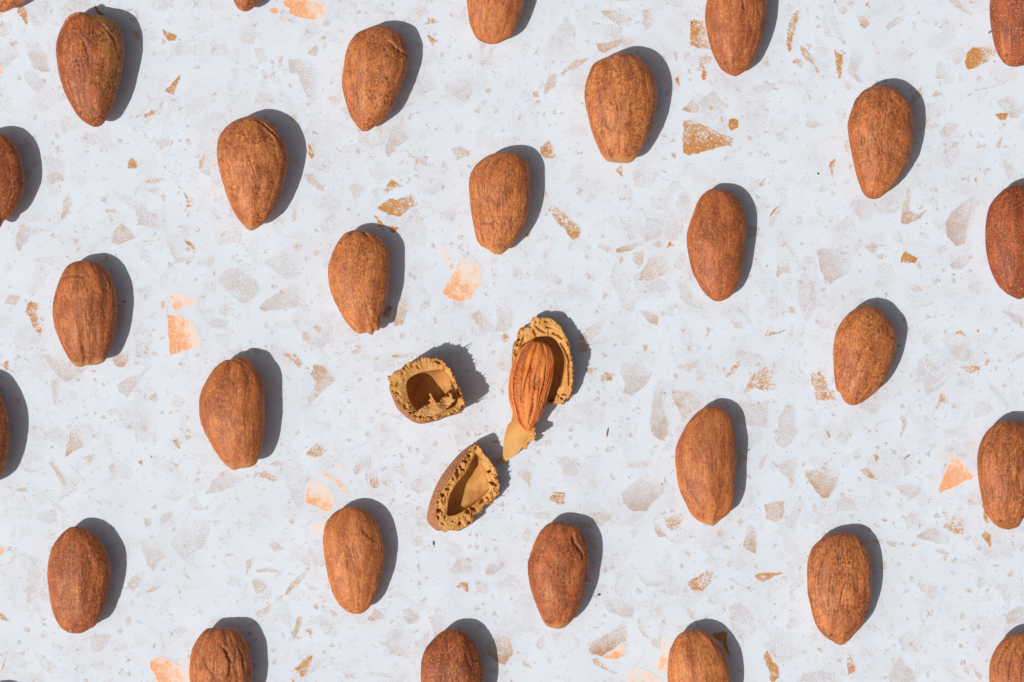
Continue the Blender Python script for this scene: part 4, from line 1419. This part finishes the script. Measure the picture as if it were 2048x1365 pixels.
almond('orange brown almond cut by the bottom edge, over a deep golden chip in its shadow', [(1374,1262),(1359,1268),(1349,1281),(1340,1301),(1336,1323),(1335,1348),(1337,1375),(1343,1405),(1355,1435),(1375,1460),(1400,1472),(1425,1462),(1447,1437),(1459,1405),(1463,1370),(1459,1336),(1454,1316),(1446,1300),(1436,1285),(1421,1270),(1406,1262),(1389,1259)],
       26, 0.08, 0.45, 0.55, dent=0.7, ridge=1.0)
almond('almond with long dark veins cut by the bottom right corner', [(2048,1267),(2033,1268),(2018,1272),(2003,1283),(1991,1300),(1982,1320),(1979,1338),(1979,1364),(1983,1395),(1995,1430),(2018,1460),(2045,1470),(2072,1455),(2092,1420),(2102,1380),(2103,1340),(2095,1305),(2080,1280),(2065,1270)],
       27, 0.25, 0.6, 0.6, ridge=1.2, cracks=[(T(1536,1023,(1960,1010),(1880,1090),(1830,1200),(1815,1320)), 1.5, 2.6, 0), (T(1536,1023,(2010,1020),(1940,1120),(1905,1240),(1895,1364)), 1.5, 2.6, 0), (T(1536,1023,(2040,1080),(2005,1200),(1990,1364)), 1.5, 2.4, 0)])
almond('almond tip cut by the top left corner of the picture', [(0,25),(10,24),(25,17),(40,8),(54,0),(62,-25),(68,-70),(66,-120),(50,-160),(15,-185),(-25,-175),(-55,-140),(-62,-90),(-55,-40),(-35,5),(-15,22)],
       28, 0.1, 0.4, 0.8)
almond('small dark almond tip at the top edge between the corner almond and the orange chip', [(467,0),(471,11),(479,20),(489,24),(500,21),(510,13),(517,5),(524,-5),(545,-45),(558,-95),(555,-150),(535,-190),(500,-205),(465,-190),(442,-150),(438,-100),(448,-50),(458,-20)],
       29, 0.5, 0.5, 1.0, dent=1.3)
almond('almond below the bottom left corner that shows only its shadow', [(-20,1382),(-45,1388),(-65,1405),(-80,1440),(-85,1480),(-78,1520),(-60,1560),(-30,1590),(-5,1588),(15,1560),(32,1520),(38,1480),(34,1440),(20,1405),(2,1387)],
       30, 0.3, 0.4, 0.6)

ALMOND_OBJECTS = []
for (label, pts, seed, tint, streak, speck, kw) in ALMONDS:
    co, f, at, loc, ang = almond_mesh(pts, seed, **kw)
    o = link_mesh('almond', co, f, M_SHELL, None, True, at, loc, ang)
    o['tint'], o['streak'], o['speck'] = float(tint), float(streak), float(speck)
    tag(o, label, 'almond', 'almonds in their shells laid out in rows')
    ALMOND_OBJECTS.append(o)

# the two open lips of the split seam on the first almond
from mathutils import Matrix
a0 = ALMOND_OBJECTS[0]
inv = (Matrix.Translation(a0.location) @ Matrix.Rotation(a0.rotation_euler.z, 4, 'Z')).inverted()
LIPS = [(T(0,0,(498,215),(520,175),(555,128),(598,106),(640,99),(649,108),(625,130),(590,152),(560,185),(530,235),(508,262)), 52, 0.10),
        (T(0,0,(752,58),(764,44),(788,88),(830,122),(884,158),(918,196),(940,240),(925,238),(895,202),(845,166),(805,138),(772,100)), 14, -0.03)]
# ---------------------------------------------------------------- the cracked nut in the middle
def Z(ox, oy, sc, *pts):
    return [(ox + x / sc, oy + y / sc) for x, y in pts]

def shell_fragment(label, sil, crest, inner, hfun, holes, seed, lining_depth=0.85, rag=1.3, rim_rough=1.0, layer=0.35, pores=0.45, fray=70, rim_cracks=(), bottom=0.6):
    """an empty piece of shell lying hollow side up: outer skin, spongy broken rim, smooth lining"""
    NTH = 440
    th = np.arange(NTH) * 2 * math.pi / NTH
    flip = lambda P: catmull(P, 5) * (1, -1)
    S, K, I = flip(sil), flip(crest), flip(inner)
    c, _ = area_centroid(I)
    rs, rk, ri = radial(S, c, th, 0.8), radial(K, c, th, 0.8), radial(I, c, th, 1.6)
    jag = rag * (1.4 * perlin(th * 14, seed, 0.3) + 1.2 * perlin(th * 30, seed, 1.3) + 0.4 * perlin(th * 60, seed, 2.2))
    rk = np.minimum(rk, rs + 1.0) + jag
    ri = np.minimum(ri, rk - 3)
    h = hfun(th) * (1 + 0.05 * perlin(th * 5, seed, 4.0)) + 1.6 * rag * perlin(th * 18, seed, 5.0) + 2.4 * rag * perlin(th * 45, seed, 6.0) + 1.6 * rag * np.abs(perlin(th * 80, seed, 7.0))
    cs, sn = np.cos(th), np.sin(th)
    hmid = 0.5 * h.mean()
    k = PX * (1 - hmid * PX / CAM_H)
    root = empty('shell_fragment', ((c[0] - 1024) * k, (682.5 + c[1]) * k, 0))
    def ring(r, z):
        return np.stack([r * cs * k, r * sn * k, np.broadcast_to(z, r.shape) * PX], 1)
    kern_ = np.exp(-0.5 * (np.minimum(np.arange(NTH), NTH - np.arange(NTH)) / 12.0) ** 2)
    hs = np.real(np.fft.ifft(np.fft.fft(h) * np.fft.fft(kern_ / kern_.sum())))
    # outer skin, from the foot up to the broken crest
    prof = [(0.30, 0.0, 0), (bottom, 0.004, 0), (0.82, 0.07, 0), (0.93, 0.18, 0), (0.985, 0.34, 0), (1.0, 0.5, 0.0), (1.0, 0.62, 0.15), (1.0, 0.75, 0.42), (1.0, 0.88, 0.72), (1.0, 0.95, 0.88), (1.0, 1.0, 1.0)]
    P = np.array(prof)
    u = np.linspace(0, 1, 34) * (len(prof) - 1)
    rings = []
    for q in u:
        a, zz, mk = [np.interp(q, np.arange(len(prof)), P[:, i]) for i in range(3)]
        r = (rs * a) * (1 - mk) + rk * mk
        wob = 0.7 * perlin(cs * 3, sn * 3, q * 0.5 + seed) + 0.4 * perlin(rs * a * cs / 5, rs * a * sn / 5, zz * 6 + seed)
        rings.append(ring(r + wob * np.clip(zz * 3, 0, 1) * (1 - mk), zz * hs + (h - hs) * zz ** 7))
    co = np.concatenate(rings + [np.zeros((1, 3))])
    link_mesh('outer_skin', co, ring_faces(len(rings), NTH, cap_first=True), M_OUTER, root)
    # spongy rim between crest and cavity
    NRM = 30
    rings = []
    hi = hs * 0.93 - 1.0
    for i, t in enumerate(np.linspace(0, 1, NRM)):
        r = rk * (1 - t) + ri * t
        z = hs * (1 - t) + hi * t + (h - hs) * (1 - t) ** 4 + 1.2 * math.sin(math.pi * t)
        x, y = c[0] + r * cs, c[1] + r * sn
        w = math.sin(math.pi * t) ** 0.5 if 0 < t < 1 else 0.0
        lip = 1 - min(max((t - 0.70) / 0.16, 0), 1)               # the thin inner lip stays smooth
        w2 = w * lip
        arc = th * 60.0
        sp = 3.8 * perlin(x / 8.0, y / 9.0, seed + 2) + 2.2 * perlin(x / 3.6, y / 3.6, seed + 3) + 0.8 * perlin(x / 1.8, y / 1.8, seed + 4)
        rad = r - 0.5 * (rk + ri)
        sp = sp + layer * (3.4 * perlin(arc / 16.0, rad / 2.6, seed + 12) + 1.8 * perlin(arc / 7.0, rad / 1.5, seed + 13))
        zone = np.clip(perlin(x / 14.0, y / 14.0, seed + 15) * 2.5 + 0.6, 0, 1)
        pore = -np.clip(perlin(x / 4.2, y / 4.2, seed + 7) - 0.42, 0, 1) * 18.0 * zone * pores
        calm = np.clip(0.75 + 1.5 * perlin(1.3 * cs + 5, 1.3 * sn, seed + 33), 0.18, 1.35)
        dz = (sp + pore) * rim_rough * w2 * calm
        for line, lw, ldep in rim_cracks:
            dist, al = seg_dist(x + 0.9 * perlin(x / 3, y / 3, seed + 21), y + 0.9 * perlin(x / 3, y / 3, seed + 22), [(p[0], -p[1]) for p in line])
            dz = dz - ldep * np.exp(-(dist / (lw * (0.6 + 0.8 * np.minimum(al, 1 - al) * 2))) ** 2) * min(1, w * 1.4)
        for qi, (hx_, hy_, hr) in enumerate(holes):
            rv = [float(v) for v in np.abs(np.modf(np.sin(np.array([12.9, 78.2, 37.7]) * (qi + seed)) * 437.5)[0])]
            if rv[0] < 0.12:
                continue
            ca, sa = math.cos(rv[1] * 3.1), math.sin(rv[1] * 3.1)
            ux, uy = (x - hx_) * ca + (y + hy_) * sa, (y + hy_) * ca - (x - hx_) * sa
            d = np.hypot(ux / (1.0 + 0.9 * rv[2]), uy * (0.95 + 0.5 * rv[2])) + 1.5 * perlin(x / 2.8, y / 2.8, seed + 17)
            dz = dz - 15.0 * np.clip(calm * 1.3, 0.3, 1) * np.exp(-(np.abs(d) / (hr * (0.95 + 0.5 * rv[0]))) ** 4) * min(1, w * 1.5)
        rings.append(ring(r, z + dz))
    co = np.concatenate(rings)
    link_mesh('spongy_rim', co, ring_faces(NRM, NTH), M_SPONGE, root)
    # frayed fibres and flakes along the broken crest
    rr_ = random.Random(int(seed * 10))
    fco, ffc = [], []
    for q in range(fray):
        a = rr_.uniform(0, 2 * math.pi)
        j = int(a / (2 * math.pi) * NTH) % NTH
        base = np.array([rk[j] * math.cos(a), rk[j] * math.sin(a), h[j] - 1.5])
        out_ = np.array([math.cos(a), math.sin(a), 0.0]); tan_ = np.array([-math.sin(a), math.cos(a), 0.0])
        ln, wd = rr_.uniform(2.0, 5.5), rr_.uniform(1.0, 2.6)
        up = rr_.uniform(-0.6, 1.0)
        tip = base + out_ * ln * rr_.uniform(0.4, 1.0) + tan_ * rr_.uniform(-2, 2) + np.array([0, 0, ln * up])
        b0 = base - out_ * 2.5
        n0 = len(fco)
        fco += [b0 + tan_ * wd, b0 - tan_ * wd, b0 + np.array([0, 0, -3.0]), b0 + np.array([0, 0, 1.8]), tip]
        ffc += [[n0, n0 + 3, n0 + 4], [n0 + 3, n0 + 1, n0 + 4], [n0 + 1, n0 + 2, n0 + 4], [n0 + 2, n0, n0 + 4]]
    fco = np.array(fco) * (k, k, PX)
    o_ = link_mesh('frayed_edge', fco, ffc, M_SPONGE, root, False)
    o_['kind'] = 'stuff'
    # smooth lining of the cavity
    prof = np.array([(1.0, 0.0), (0.995, 0.12), (0.98, 0.34), (0.955, 0.56), (0.90, 0.76), (0.76, 0.91), (0.5, 0.985), (0.2, 1.0)])
    u = np.linspace(0, len(prof) - 1, 30)
    rings = []
    floor = np.minimum(hi * (1 - lining_depth), hi.mean() * (1 - lining_depth)) + 1.5
    fl = float(floor.mean())
    for q in u:
        a, dd = np.interp(q, np.arange(len(prof)), prof[:, 0]), np.interp(q, np.arange(len(prof)), prof[:, 1])
        z = hi * (1 - dd) + fl * dd
        wob = 0.5 * perlin(th * 3, q * 0.5, seed + 29)
        rings.append(ring(ri * a, z + wob * dd))
    co = np.concatenate(rings + [np.array([[0, 0, fl * PX]])])
    link_mesh('inner_lining', co, ring_faces(len(rings), NTH, cap_last=True), M_LINING, root)
    tag(root, label, 'shell piece', 'broken pieces of almond shell')
    return root, c, k

def inside(P, x, y):
    r = np.zeros(x.shape, bool)
    n = len(P)
    for i in range(n):
        (x0, y0), (x1, y1) = P[i], P[(i + 1) % n]
        cnd = ((y0 > y) != (y1 > y)) & (x < (x1 - x0) * (y - y0) / (y1 - y0 + 1e-12) + x0)
        r ^= cnd
    return r

def sheet(name, P, zfun, thick, mat, parent=None, origin=(0, 0), step=2.0, seed=0, rag=0.6, attrs=None, zmean=0.0, rough=0.0):
    """a thin curved flake with an outline traced in pixels, real thickness"""
    P = np.asarray(P, float)
    out = []
    n = len(P)
    for i in range(n):
        a, b = P[i], P[(i + 1) % n]
        L = np.hypot(*(b - a))
        kk = max(1, int(L / 1.8))
        for j in range(kk):
            q = a + (b - a) * j / kk
            nn = np.array([(b - a)[1], -(b - a)[0]]) / (L + 1e-6)
            out.append(q + nn * rag * float(perlin(q[0] / 2.3, q[1] / 2.3, seed + .5)) * 1.6)
    B = np.array(out)
    x0, y0 = B.min(0); x1, y1 = B.max(0)
    gx, gy = np.meshgrid(np.arange(x0, x1, step), np.arange(y0, y1, step))
    gx, gy = gx.ravel() + 0.31, gy.ravel() + 0.17
    ok = inside(B, gx, gy)
    gx, gy = gx[ok], gy[ok]
    d = np.sqrt(((gx[:, None] - B[None, :, 0]) ** 2 + (gy[:, None] - B[None, :, 1]) ** 2).min(1))
    gx, gy = gx[d > step * 0.55], gy[d > step * 0.55]
    V = [Vector((float(a), -float(b))) for a, b in np.concatenate([B, np.stack([gx, gy], 1)])]
    m = len(B)
    res = geometry.delaunay_2d_cdt(V, [], [list(range(m))], 1, 1e-4)
    vs = np.array([[v.x, -v.y] for v in res[0]])
    tris = [list(f) for f in res[2]]
    z = zfun(vs[:, 0], vs[:, 1])
    if rough:
        z = z + rough * (perlin(vs[:, 0] / 4, vs[:, 1] / 4, seed) + 0.7 * perlin(vs[:, 0] / 2, vs[:, 1] / 2, seed + 3))
    N = len(vs)
    k = PX * (1 - zmean * PX / CAM_H)
    co = np.zeros((2 * N, 3))
    co[:, 0] = np.tile((vs[:, 0] - 1024) * k, 2) - origin[0]
    co[:, 1] = np.tile((682.5 - vs[:, 1]) * k, 2) - origin[1]
    co[:N, 2] = z * PX
    co[N:, 2] = np.maximum((z - thick) * PX, 0.00005)
    faces = []
    cnt = {}
    for t in tris:
        a, b, c_ = vs[t[0]], vs[t[1]], vs[t[2]]
        if (b[0] - a[0]) * -(c_[1] - a[1]) + (b[1] - a[1]) * (c_[0] - a[0]) < 0:
            t = t[::-1]
        faces.append(t)
        faces.append([v + N for v in t[::-1]])
        for e in ((t[0], t[1]), (t[1], t[2]), (t[2], t[0])):
            cnt[e] = cnt.get(e, 0) + 1
    for (a, b) in list(cnt):
        if (b, a) not in cnt:
            faces.append([b, a, a + N, b + N])
    return link_mesh(name, co, faces, mat, parent, True)

zb = lambda *p: Z(760, 670, 6.826, *p)
zc = lambda *p: Z(840, 870, 6.5, *p)
zd = lambda *p: Z(980, 610, 8.03, *p)
ze = lambda *p: Z(980, 770, 8.03, *p)
def holes(z, lst, sc):
    return [z((x, y))[0] + (r / sc,) for x, y, r in lst]

# --- round cup, left of the kernel
silB = zb((112,552),(160,560),(190,510),(240,482),(290,460),(370,388),(420,375),(500,345),(590,305),(660,298),(710,325),(790,315),(840,340),(900,400),(960,460),(1000,540),(1050,640),(1100,740),(1140,850),(1170,940),(1165,995),(1100,1060),(1000,1100),(880,1135),(780,1175),(640,1205),(560,1215),(480,1195),(380,1140),(280,1060),(220,980),(180,880),(140,780),(130,700),(148,620))
crestB = zb((120,555),(165,565),(195,520),(245,492),(295,468),(372,398),(425,386),(500,355),(590,315),(660,310),(710,335),(790,325),(835,350),(892,405),(950,465),(992,545),(1040,645),(1090,745),(1130,850),(1158,940),(1150,985),(1085,1040),(990,1078),(880,1110),(770,1145),(640,1165),(560,1165),(500,1140),(420,1070),(330,990),(262,910),(215,830),(170,750),(150,690),(152,625))
innerB = zb((370,700),(380,630),(420,580),(480,545),(560,510),(680,490),(780,475),(850,475),(920,530),(970,590),(1010,680),(1040,760),(1060,850),(1068,900),(1045,950),(1000,985),(900,1020),(800,1055),(700,1075),(600,1070),(520,1040),(470,980),(420,900),(385,800))
holesB = holes(zb, [(330,525,20),(455,410,26),(530,435,18),(265,665,18),(235,600,14),(260,790,20),(235,830,12),(285,900,22),(365,975,26),(900,440,26),(800,375,22),(1020,575,12),(1085,800,20),(1135,975,20),(430,1060,14),(570,1110,16),(1030,1030,14),(960,1050,12),(840,1110,12),(340,610,10),(440,1090,12),(1070,720,10),(420,920,9),(445,960,10),(465,1000,10),(485,1040,11)], 6.826)
def hB(th):
    return 74 + 15 * np.cos(th + 2.2) + 5 * np.exp(-(((th - 1.1) / 0.25) ** 2)) - 5 * np.exp(-(((th - 0.35) / 0.12) ** 2))
rootB, cB, kB = shell_fragment('round cup of broken shell with a torn membrane inside, left of the kernel', silB, crestB, innerB, hB, holesB, 31.3, rag=1.9, lining_depth=0.95)
memb = zb((505,1060),(560,1000),(620,960),(690,940),(675,910),(660,900),(690,870),(680,840),(663,815),(690,795),(712,830),(735,880),(775,930),(830,920),(822,890),(850,860),(890,838),(925,850),(950,850),(945,820),(932,797),(955,790),(980,810),(985,850),(1035,885),(1012,920),(985,925),(950,972),(880,1030),(800,1080),(700,1110),(600,1115),(530,1100))
ym = zb((0, 1110))[0][1]
def zmemb(x, y):
    t = np.clip((ym - y) / 44.0, 0, 1)
    return 86 + 2 * np.sin(x / 6.0) - 2 * t - 7 * np.clip((ym - 14 - y) / 14.0, 0, 1) * (0.5 + 0.5 * np.sin(x / 5.0))
sheet('torn_membrane', memb, zmemb, 2.2, M_MEMBRANE, rootB, (rootB.location.x, rootB.location.y), 1.6, 3, 0.9, zmean=80, rough=2.2)
for (x, y, z0_, z1_, dx) in ((885, 722, 48, 90, 3.0), (917, 783, 48, 82, 2.5), (922, 826, 45, 72, 3.5)):
    thn = np.arange(7) * 2 * math.pi / 7
    rr = [np.stack([(x - 1024 + dx * q) * kB + 1.7 * (1 - q) * PX * np.cos(thn) - rootB.location.x, (682.5 - y + 0.6 * dx * q) * kB + 1.7 * (1 - q) * PX * np.sin(thn) - rootB.location.y, np.full(7, (z0_ + (z1_ - z0_) * q) * PX)], 1) for q in (0, .35, .7, .96)]
    link_mesh('rim_splinter', np.concatenate(rr), ring_faces(4, 7), M_SPONGE, rootB)

# --- pointed half, below
silC = zc((735,110),(790,160),(860,260),(900,310),(950,370),(990,430),(1005,500),(1000,570),(1045,640),(1030,720),(1035,770),(980,830),(930,890),(840,920),(810,1000),(720,1045),(695,1070),(710,1130),(650,1175),(560,1225),(500,1250),(390,1240),(320,1275),(290,1245),(220,1250),(150,1195),(95,1130),(85,1090),(100,1000),(130,870),(170,760),(220,640),(280,530),(360,420),(450,310),(550,210),(640,140),(700,112))
crestC = zc((730,122),(785,170),(850,265),(890,312),(940,375),(980,435),(995,500),(990,570),(1035,640),(1020,720),(1020,765),(965,822),(915,878),(830,910),(795,985),(705,1030),(680,1070),(690,1125),(640,1165),(550,1205),(490,1225),(400,1220),(325,1250),(275,1190),(235,1090),(215,1000),(215,900),(235,820),(275,740),(340,640),(400,545),(460,440),(560,310),(640,205),(700,140))
innerC = zc((738,232),(700,285),(665,350),(620,440),(560,530),(490,600),(440,680),(395,760),(368,870),(358,980),(355,1040),(430,1042),(520,1010),(620,950),(720,890),(800,820),(860,760),(900,710),(890,640),(880,560),(850,460),(815,385),(770,345),(755,285))
holesC = holes(zc, [(735,150,15),(655,205,9),(635,260,14),(590,335,16),(490,485,26),(440,560,16),(410,620,18),(360,690,14),(300,770,16),(235,860,10),(245,970,22),(800,280,30),(910,380,12),(905,470,18),(945,630,18),(950,745,14),(800,865,22),(920,870,10),(620,990,24),(690,960,22),(510,1050,16),(520,1140,18),(335,1050,10),(640,1135,14),(245,1060,12),(310,1140,12),(430,1110,12),(560,440,10),(530,400,9)], 6.5)
def hC(th):
    return 47 + 17 * np.cos(th - 2.75)
rootC, cC, kC = shell_fragment('pointed half shell with a smooth hollow and spongy rim, lowest of the broken pieces', silC, crestC, innerC, hC, holesC, 47.1, lining_depth=0.9, rag=1.2)

# --- half shell that holds the kernel
silD = zd((690,200),(780,205),(880,210),(1000,225),(1080,280),(1150,350),(1200,450),(1260,560),(1290,620),(1300,760),(1340,900),(1355,1000),(1360,1200),(1345,1365)) + ze((1330,150),(1310,200),(1240,235),(1190,320),(1100,300),(1060,320),(960,322),(890,300),(780,250),(640,180),(520,60)) + zd((380,1250),(355,1050),(352,870),(360,740),(380,620),(430,560),(440,470),(490,370),(580,360),(640,300))
crestD = zd((700,215),(780,220),(880,225),(990,240),(1065,295),(1130,365),(1180,460),(1235,570),(1262,640),(1270,770),(1300,900),(1310,1000),(1312,1200),(1300,1355)) + ze((1280,140),(1260,190),(1210,220),(1160,290),(1090,285),(1050,300),(960,305),(890,285),(790,235),(660,165),(540,50)) + zd((400,1240),(370,1050),(366,870),(376,745),(396,625),(445,565),(456,480),(500,385),(588,374),(648,314))
innerD = zd((470,820),(480,700),(530,630),(620,580),(740,520),(880,502),(980,510),(1060,570),(1120,660),(1180,760),(1210,850),(1222,940),(1205,1050),(1180,1150),(1150,1290)) + ze((1100,60),(1070,140),(1040,210),(960,240),(880,230),(800,170),(680,90)) + zd((560,1330),(500,1150),(470,980))
holesD = holes(zd, [(740,280,12),(800,290,10),(460,560,13),(640,355,12)], 8.03) + holes(ze, [(980,250,24),(1180,150,14),(1150,220,14),(1100,180,10),(1210,150,12),(1060,150,14)], 8.03)
cracksD = [(zd((690,400),(715,450),(742,515)), 1.5, 9), (zd((735,345),(800,400),(885,450)), 1.8, 8), (zd((870,268),(935,268)), 1.5, 7), (zd((895,355),(990,372)), 1.5, 8), (zd((1000,452),(1065,485)), 1.5, 8), (zd((1080,485),(1155,540)), 1.8, 9), (zd((545,480),(530,560),(490,650)), 1.3, 8), (zd((420,650),(490,625)), 1.3, 7), (zd((1130,620),(1200,730),(1250,850),(1270,1000)), 1.8, 10), (zd((1235,590),(1285,690)), 1.6, 9), (zd((1240,960),(1265,1120),(1260,1290)), 1.5, 9), (zd((640,320),(560,370),(500,400)), 1.3, 6), (zd((380,760),(430,800)), 1.2, 6), (zd((935,400),(938,490)), 1.1, 6)]
def hD(th):
    d = lambda a: (th - a + math.pi) % (2 * math.pi) - math.pi
    return 27 + 31 * np.exp(-(d(0.1) / 0.75) ** 2) + 6 * np.exp(-(d(1.6) / 0.5) ** 2) - 9 * np.exp(-(d(-1.35) / 0.5) ** 2)
rootD, cD, kD = shell_fragment('crumbling half shell that cradles the brown kernel', silD, crestD, innerD, hD, holesD, 63.7, lining_depth=0.9, rag=1.4, layer=1.1, pores=0.1, rim_rough=0.75, rim_cracks=cracksD)

# --- smooth flake under the tip of the kernel
tongue = ze((520,380),(362,440),(355,520),(335,590),(272,655),(250,750),(220,870),(212,1000),(205,1130),(150,1200),(98,1275),(140,1262),(190,1262),(280,1220),(350,1170),(420,1110),(480,1050),(530,975),(548,1040),(600,1010),(590,930),(640,900),(700,870),(725,790),(720,740),(735,640),(740,520),(640,420))
tp = ze((100, 1270))[0]
def ztongue(x, y):
    u = (x - tp[0]) * 0.55 + (tp[1] - y) * 0.83
    v = (x - tp[0]) * 0.83 - (tp[1] - y) * 0.55
    return 5 + 0.10 * u + 0.022 * (v + 6) ** 2 * np.clip(u / 60, 0.1, 1) + 1.2
rootT = empty('shell_flake', to_world(tp[0] + 40, tp[1] - 50))
sheet('flake_wall', tongue, ztongue, 3.0, M_FLAKE, rootT, (rootT.location.x, rootT.location.y), 2.0, 5, 0.35, zmean=16)
crumbly = ze((540,880),(600,800),(660,745),(722,735),(728,800),(705,865),(640,905),(600,925),(606,985),(555,1045),(530,1000),(525,930))
sheet('spongy_edge', crumbly, lambda x, y: ztongue(x, y) + 3.2, 4.0, M_SPONGE, rootT, (rootT.location.x, rootT.location.y), 1.3, 9, 1.2, zmean=20, rough=2.6)
tag(rootT, 'thin smooth flake of shell with a sharp point under the kernel tip', 'shell piece', 'broken pieces of almond shell')

# --- the kernel
kp = zd((690,590),(600,610),(540,660),(470,730),(420,840),(370,940),(330,1060),(305,1180),(295,1300)) + ze((294,60),(300,160),(312,250),(350,400),(400,530),(460,630),(540,710),(620,755),(680,710),(730,620),(790,560),(850,430),(900,290),(950,130),(990,0)) + zd((1010,1200),(1030,1040),(1040,860),(990,720),(920,640),(820,600))
co, f, at, loc, ang = almond_mesh(kp, 33, thick=0.25, kernel=True, q=0.85, lift=24)
kern = link_mesh('almond_kernel', co, f, M_KERNEL, None, True, at, loc, ang)
tag(kern, 'shelled brown almond kernel with deep ribs resting in the broken half shell', 'almond kernel')

# ---------------------------------------------------------------- crumbs and splinters
def crumb(px, py, r, seed):
    n, m = 6, 9
    rings = []
    th = np.arange(m) * 2 * math.pi / m
    for i in range(1, n):
        a = math.pi * i / n
        rr = r * math.sin(a) * (1 + 0.3 * perlin(th * 1.3, i * 0.8, seed))
        rings.append(np.stack([rr * np.cos(th), rr * np.sin(th) * 0.75, np.full(m, r * 0.6 * (1 + math.cos(a)))], 1))
    co = np.concatenate(rings + [np.array([[0, 0, 1.2 * r]]), np.array([[0, 0, 0.0]])]) * PX
    fc = ring_faces(n - 1, m, True, True)
    fc = [q[::-1] for q in fc]
    o = link_mesh('crumb', co * 0.85, fc, M_CRUMB, None, True, loc=to_world(px, py, 0.00002), rotz=seed)
    return tag(o, 'tiny dark crumb lying on the white terrazzo', 'crumb', 'dark crumbs scattered over the table')
for i, (x, y, r) in enumerate([(1383,46,2.2),(1722,51,1.6),(1881,55,1.5),(1675,47,1.0),(1636,348,2.4),(1164,208,1.4),(1065,228,1.3),(1148,70,1.1),(1335,8,1.3),(1324,969,1.9),(1772,887,1.5),(794,580,1.5),(1256,838,1.4),(1229,843,1.1),(1240,844,0.9),(1273,817,1.0),(1277,828,1.0),(1226,894,1.2),(1329,787,1.4),(1853,448,1.4),(1609,538,1.2),(1685,967,1.1),(1718,1042,1.4),(303,914,1.6),(789,912,1.3),(613,895,1.3),(1772,513,1.1),(1328,1276-240,1.1),(1498,900,2.0),(1814,1238,1.3),(126,672,1.2)]):
    crumb(x, y, r, i + 1.0)
crumb_extra = [(1196, 1190, 3.0)]

def splinter(label, pts, r, mat=M_FIBRE, z=1.2):
    p = np.array([to_world(x, y) for x, y in pts])
    c = p.mean(0)
    m = 8
    rings = []
    n = len(p)
    for i in range(n):
        d = p[min(i + 1, n - 1)] - p[max(i - 1, 0)]
        d /= np.linalg.norm(d) + 1e-12
        nx = np.array([-d[1], d[0], 0])
        rad = r * PX * (0.35 + 0.65 * math.sin(math.pi * (i + 0.5) / n))
        th = np.arange(m) * 2 * math.pi / m
        rings.append(p[i] - c + nx * (rad * np.cos(th))[:, None] + np.array([0, 0, 1.0]) * (rad * np.sin(th))[:, None])
    co = np.concatenate(rings + [(p[0] - c)[None], (p[-1] - c)[None]])
    o = link_mesh('shell_splinter', co, [q[::-1] for q in ring_faces(n, m, True, True)], mat, None, True, loc=(c[0], c[1], r * PX + 0.00003))
    return tag(o, label, 'splinter', 'thin splinters of shell on the table')
splinter('short upright brown splinter right of the kernel', T(1024, 682, (757,768),(760,745),(764,722),(769,700)), 1.3)
splinter('slanted thin brown splinter above the orange triangular chip', T(1536, 682, (1088,948),(1102,935),(1116,924),(1130,913)), 1.0)
splinter('dark fibre beside the almond in the top right corner', T(1536, 0, (1762,270),(1770,262),(1777,256),(1783,252)), 1.3, M_CRUMB)
splinter('dark speck of shell below the pointed half shell', T(512, 1023, (1416,240),(1418,250),(1420,262),(1421,272)), 1.7)
splinter('small brown grain right of the dented almond', T(1024, 1023, (684,664),(690,667),(697,669),(702,667)), 2.2)

# ---------------------------------------------------------------- open seam lips of the corner almond
for P_, zz, sl in LIPS:
    o = sheet('hull_lip', P_, lambda x, y: zz + sl * (x - P_[0][0]) + 0 * y, 3.0, M_SHELL, a0, (0, 0), 2.0, 4, 0.5, zmean=zz, rough=0.8)
    o.matrix_parent_inverse = inv
    o['tint'], o['streak'], o['speck'] = 0.3, 0.4, 1.0
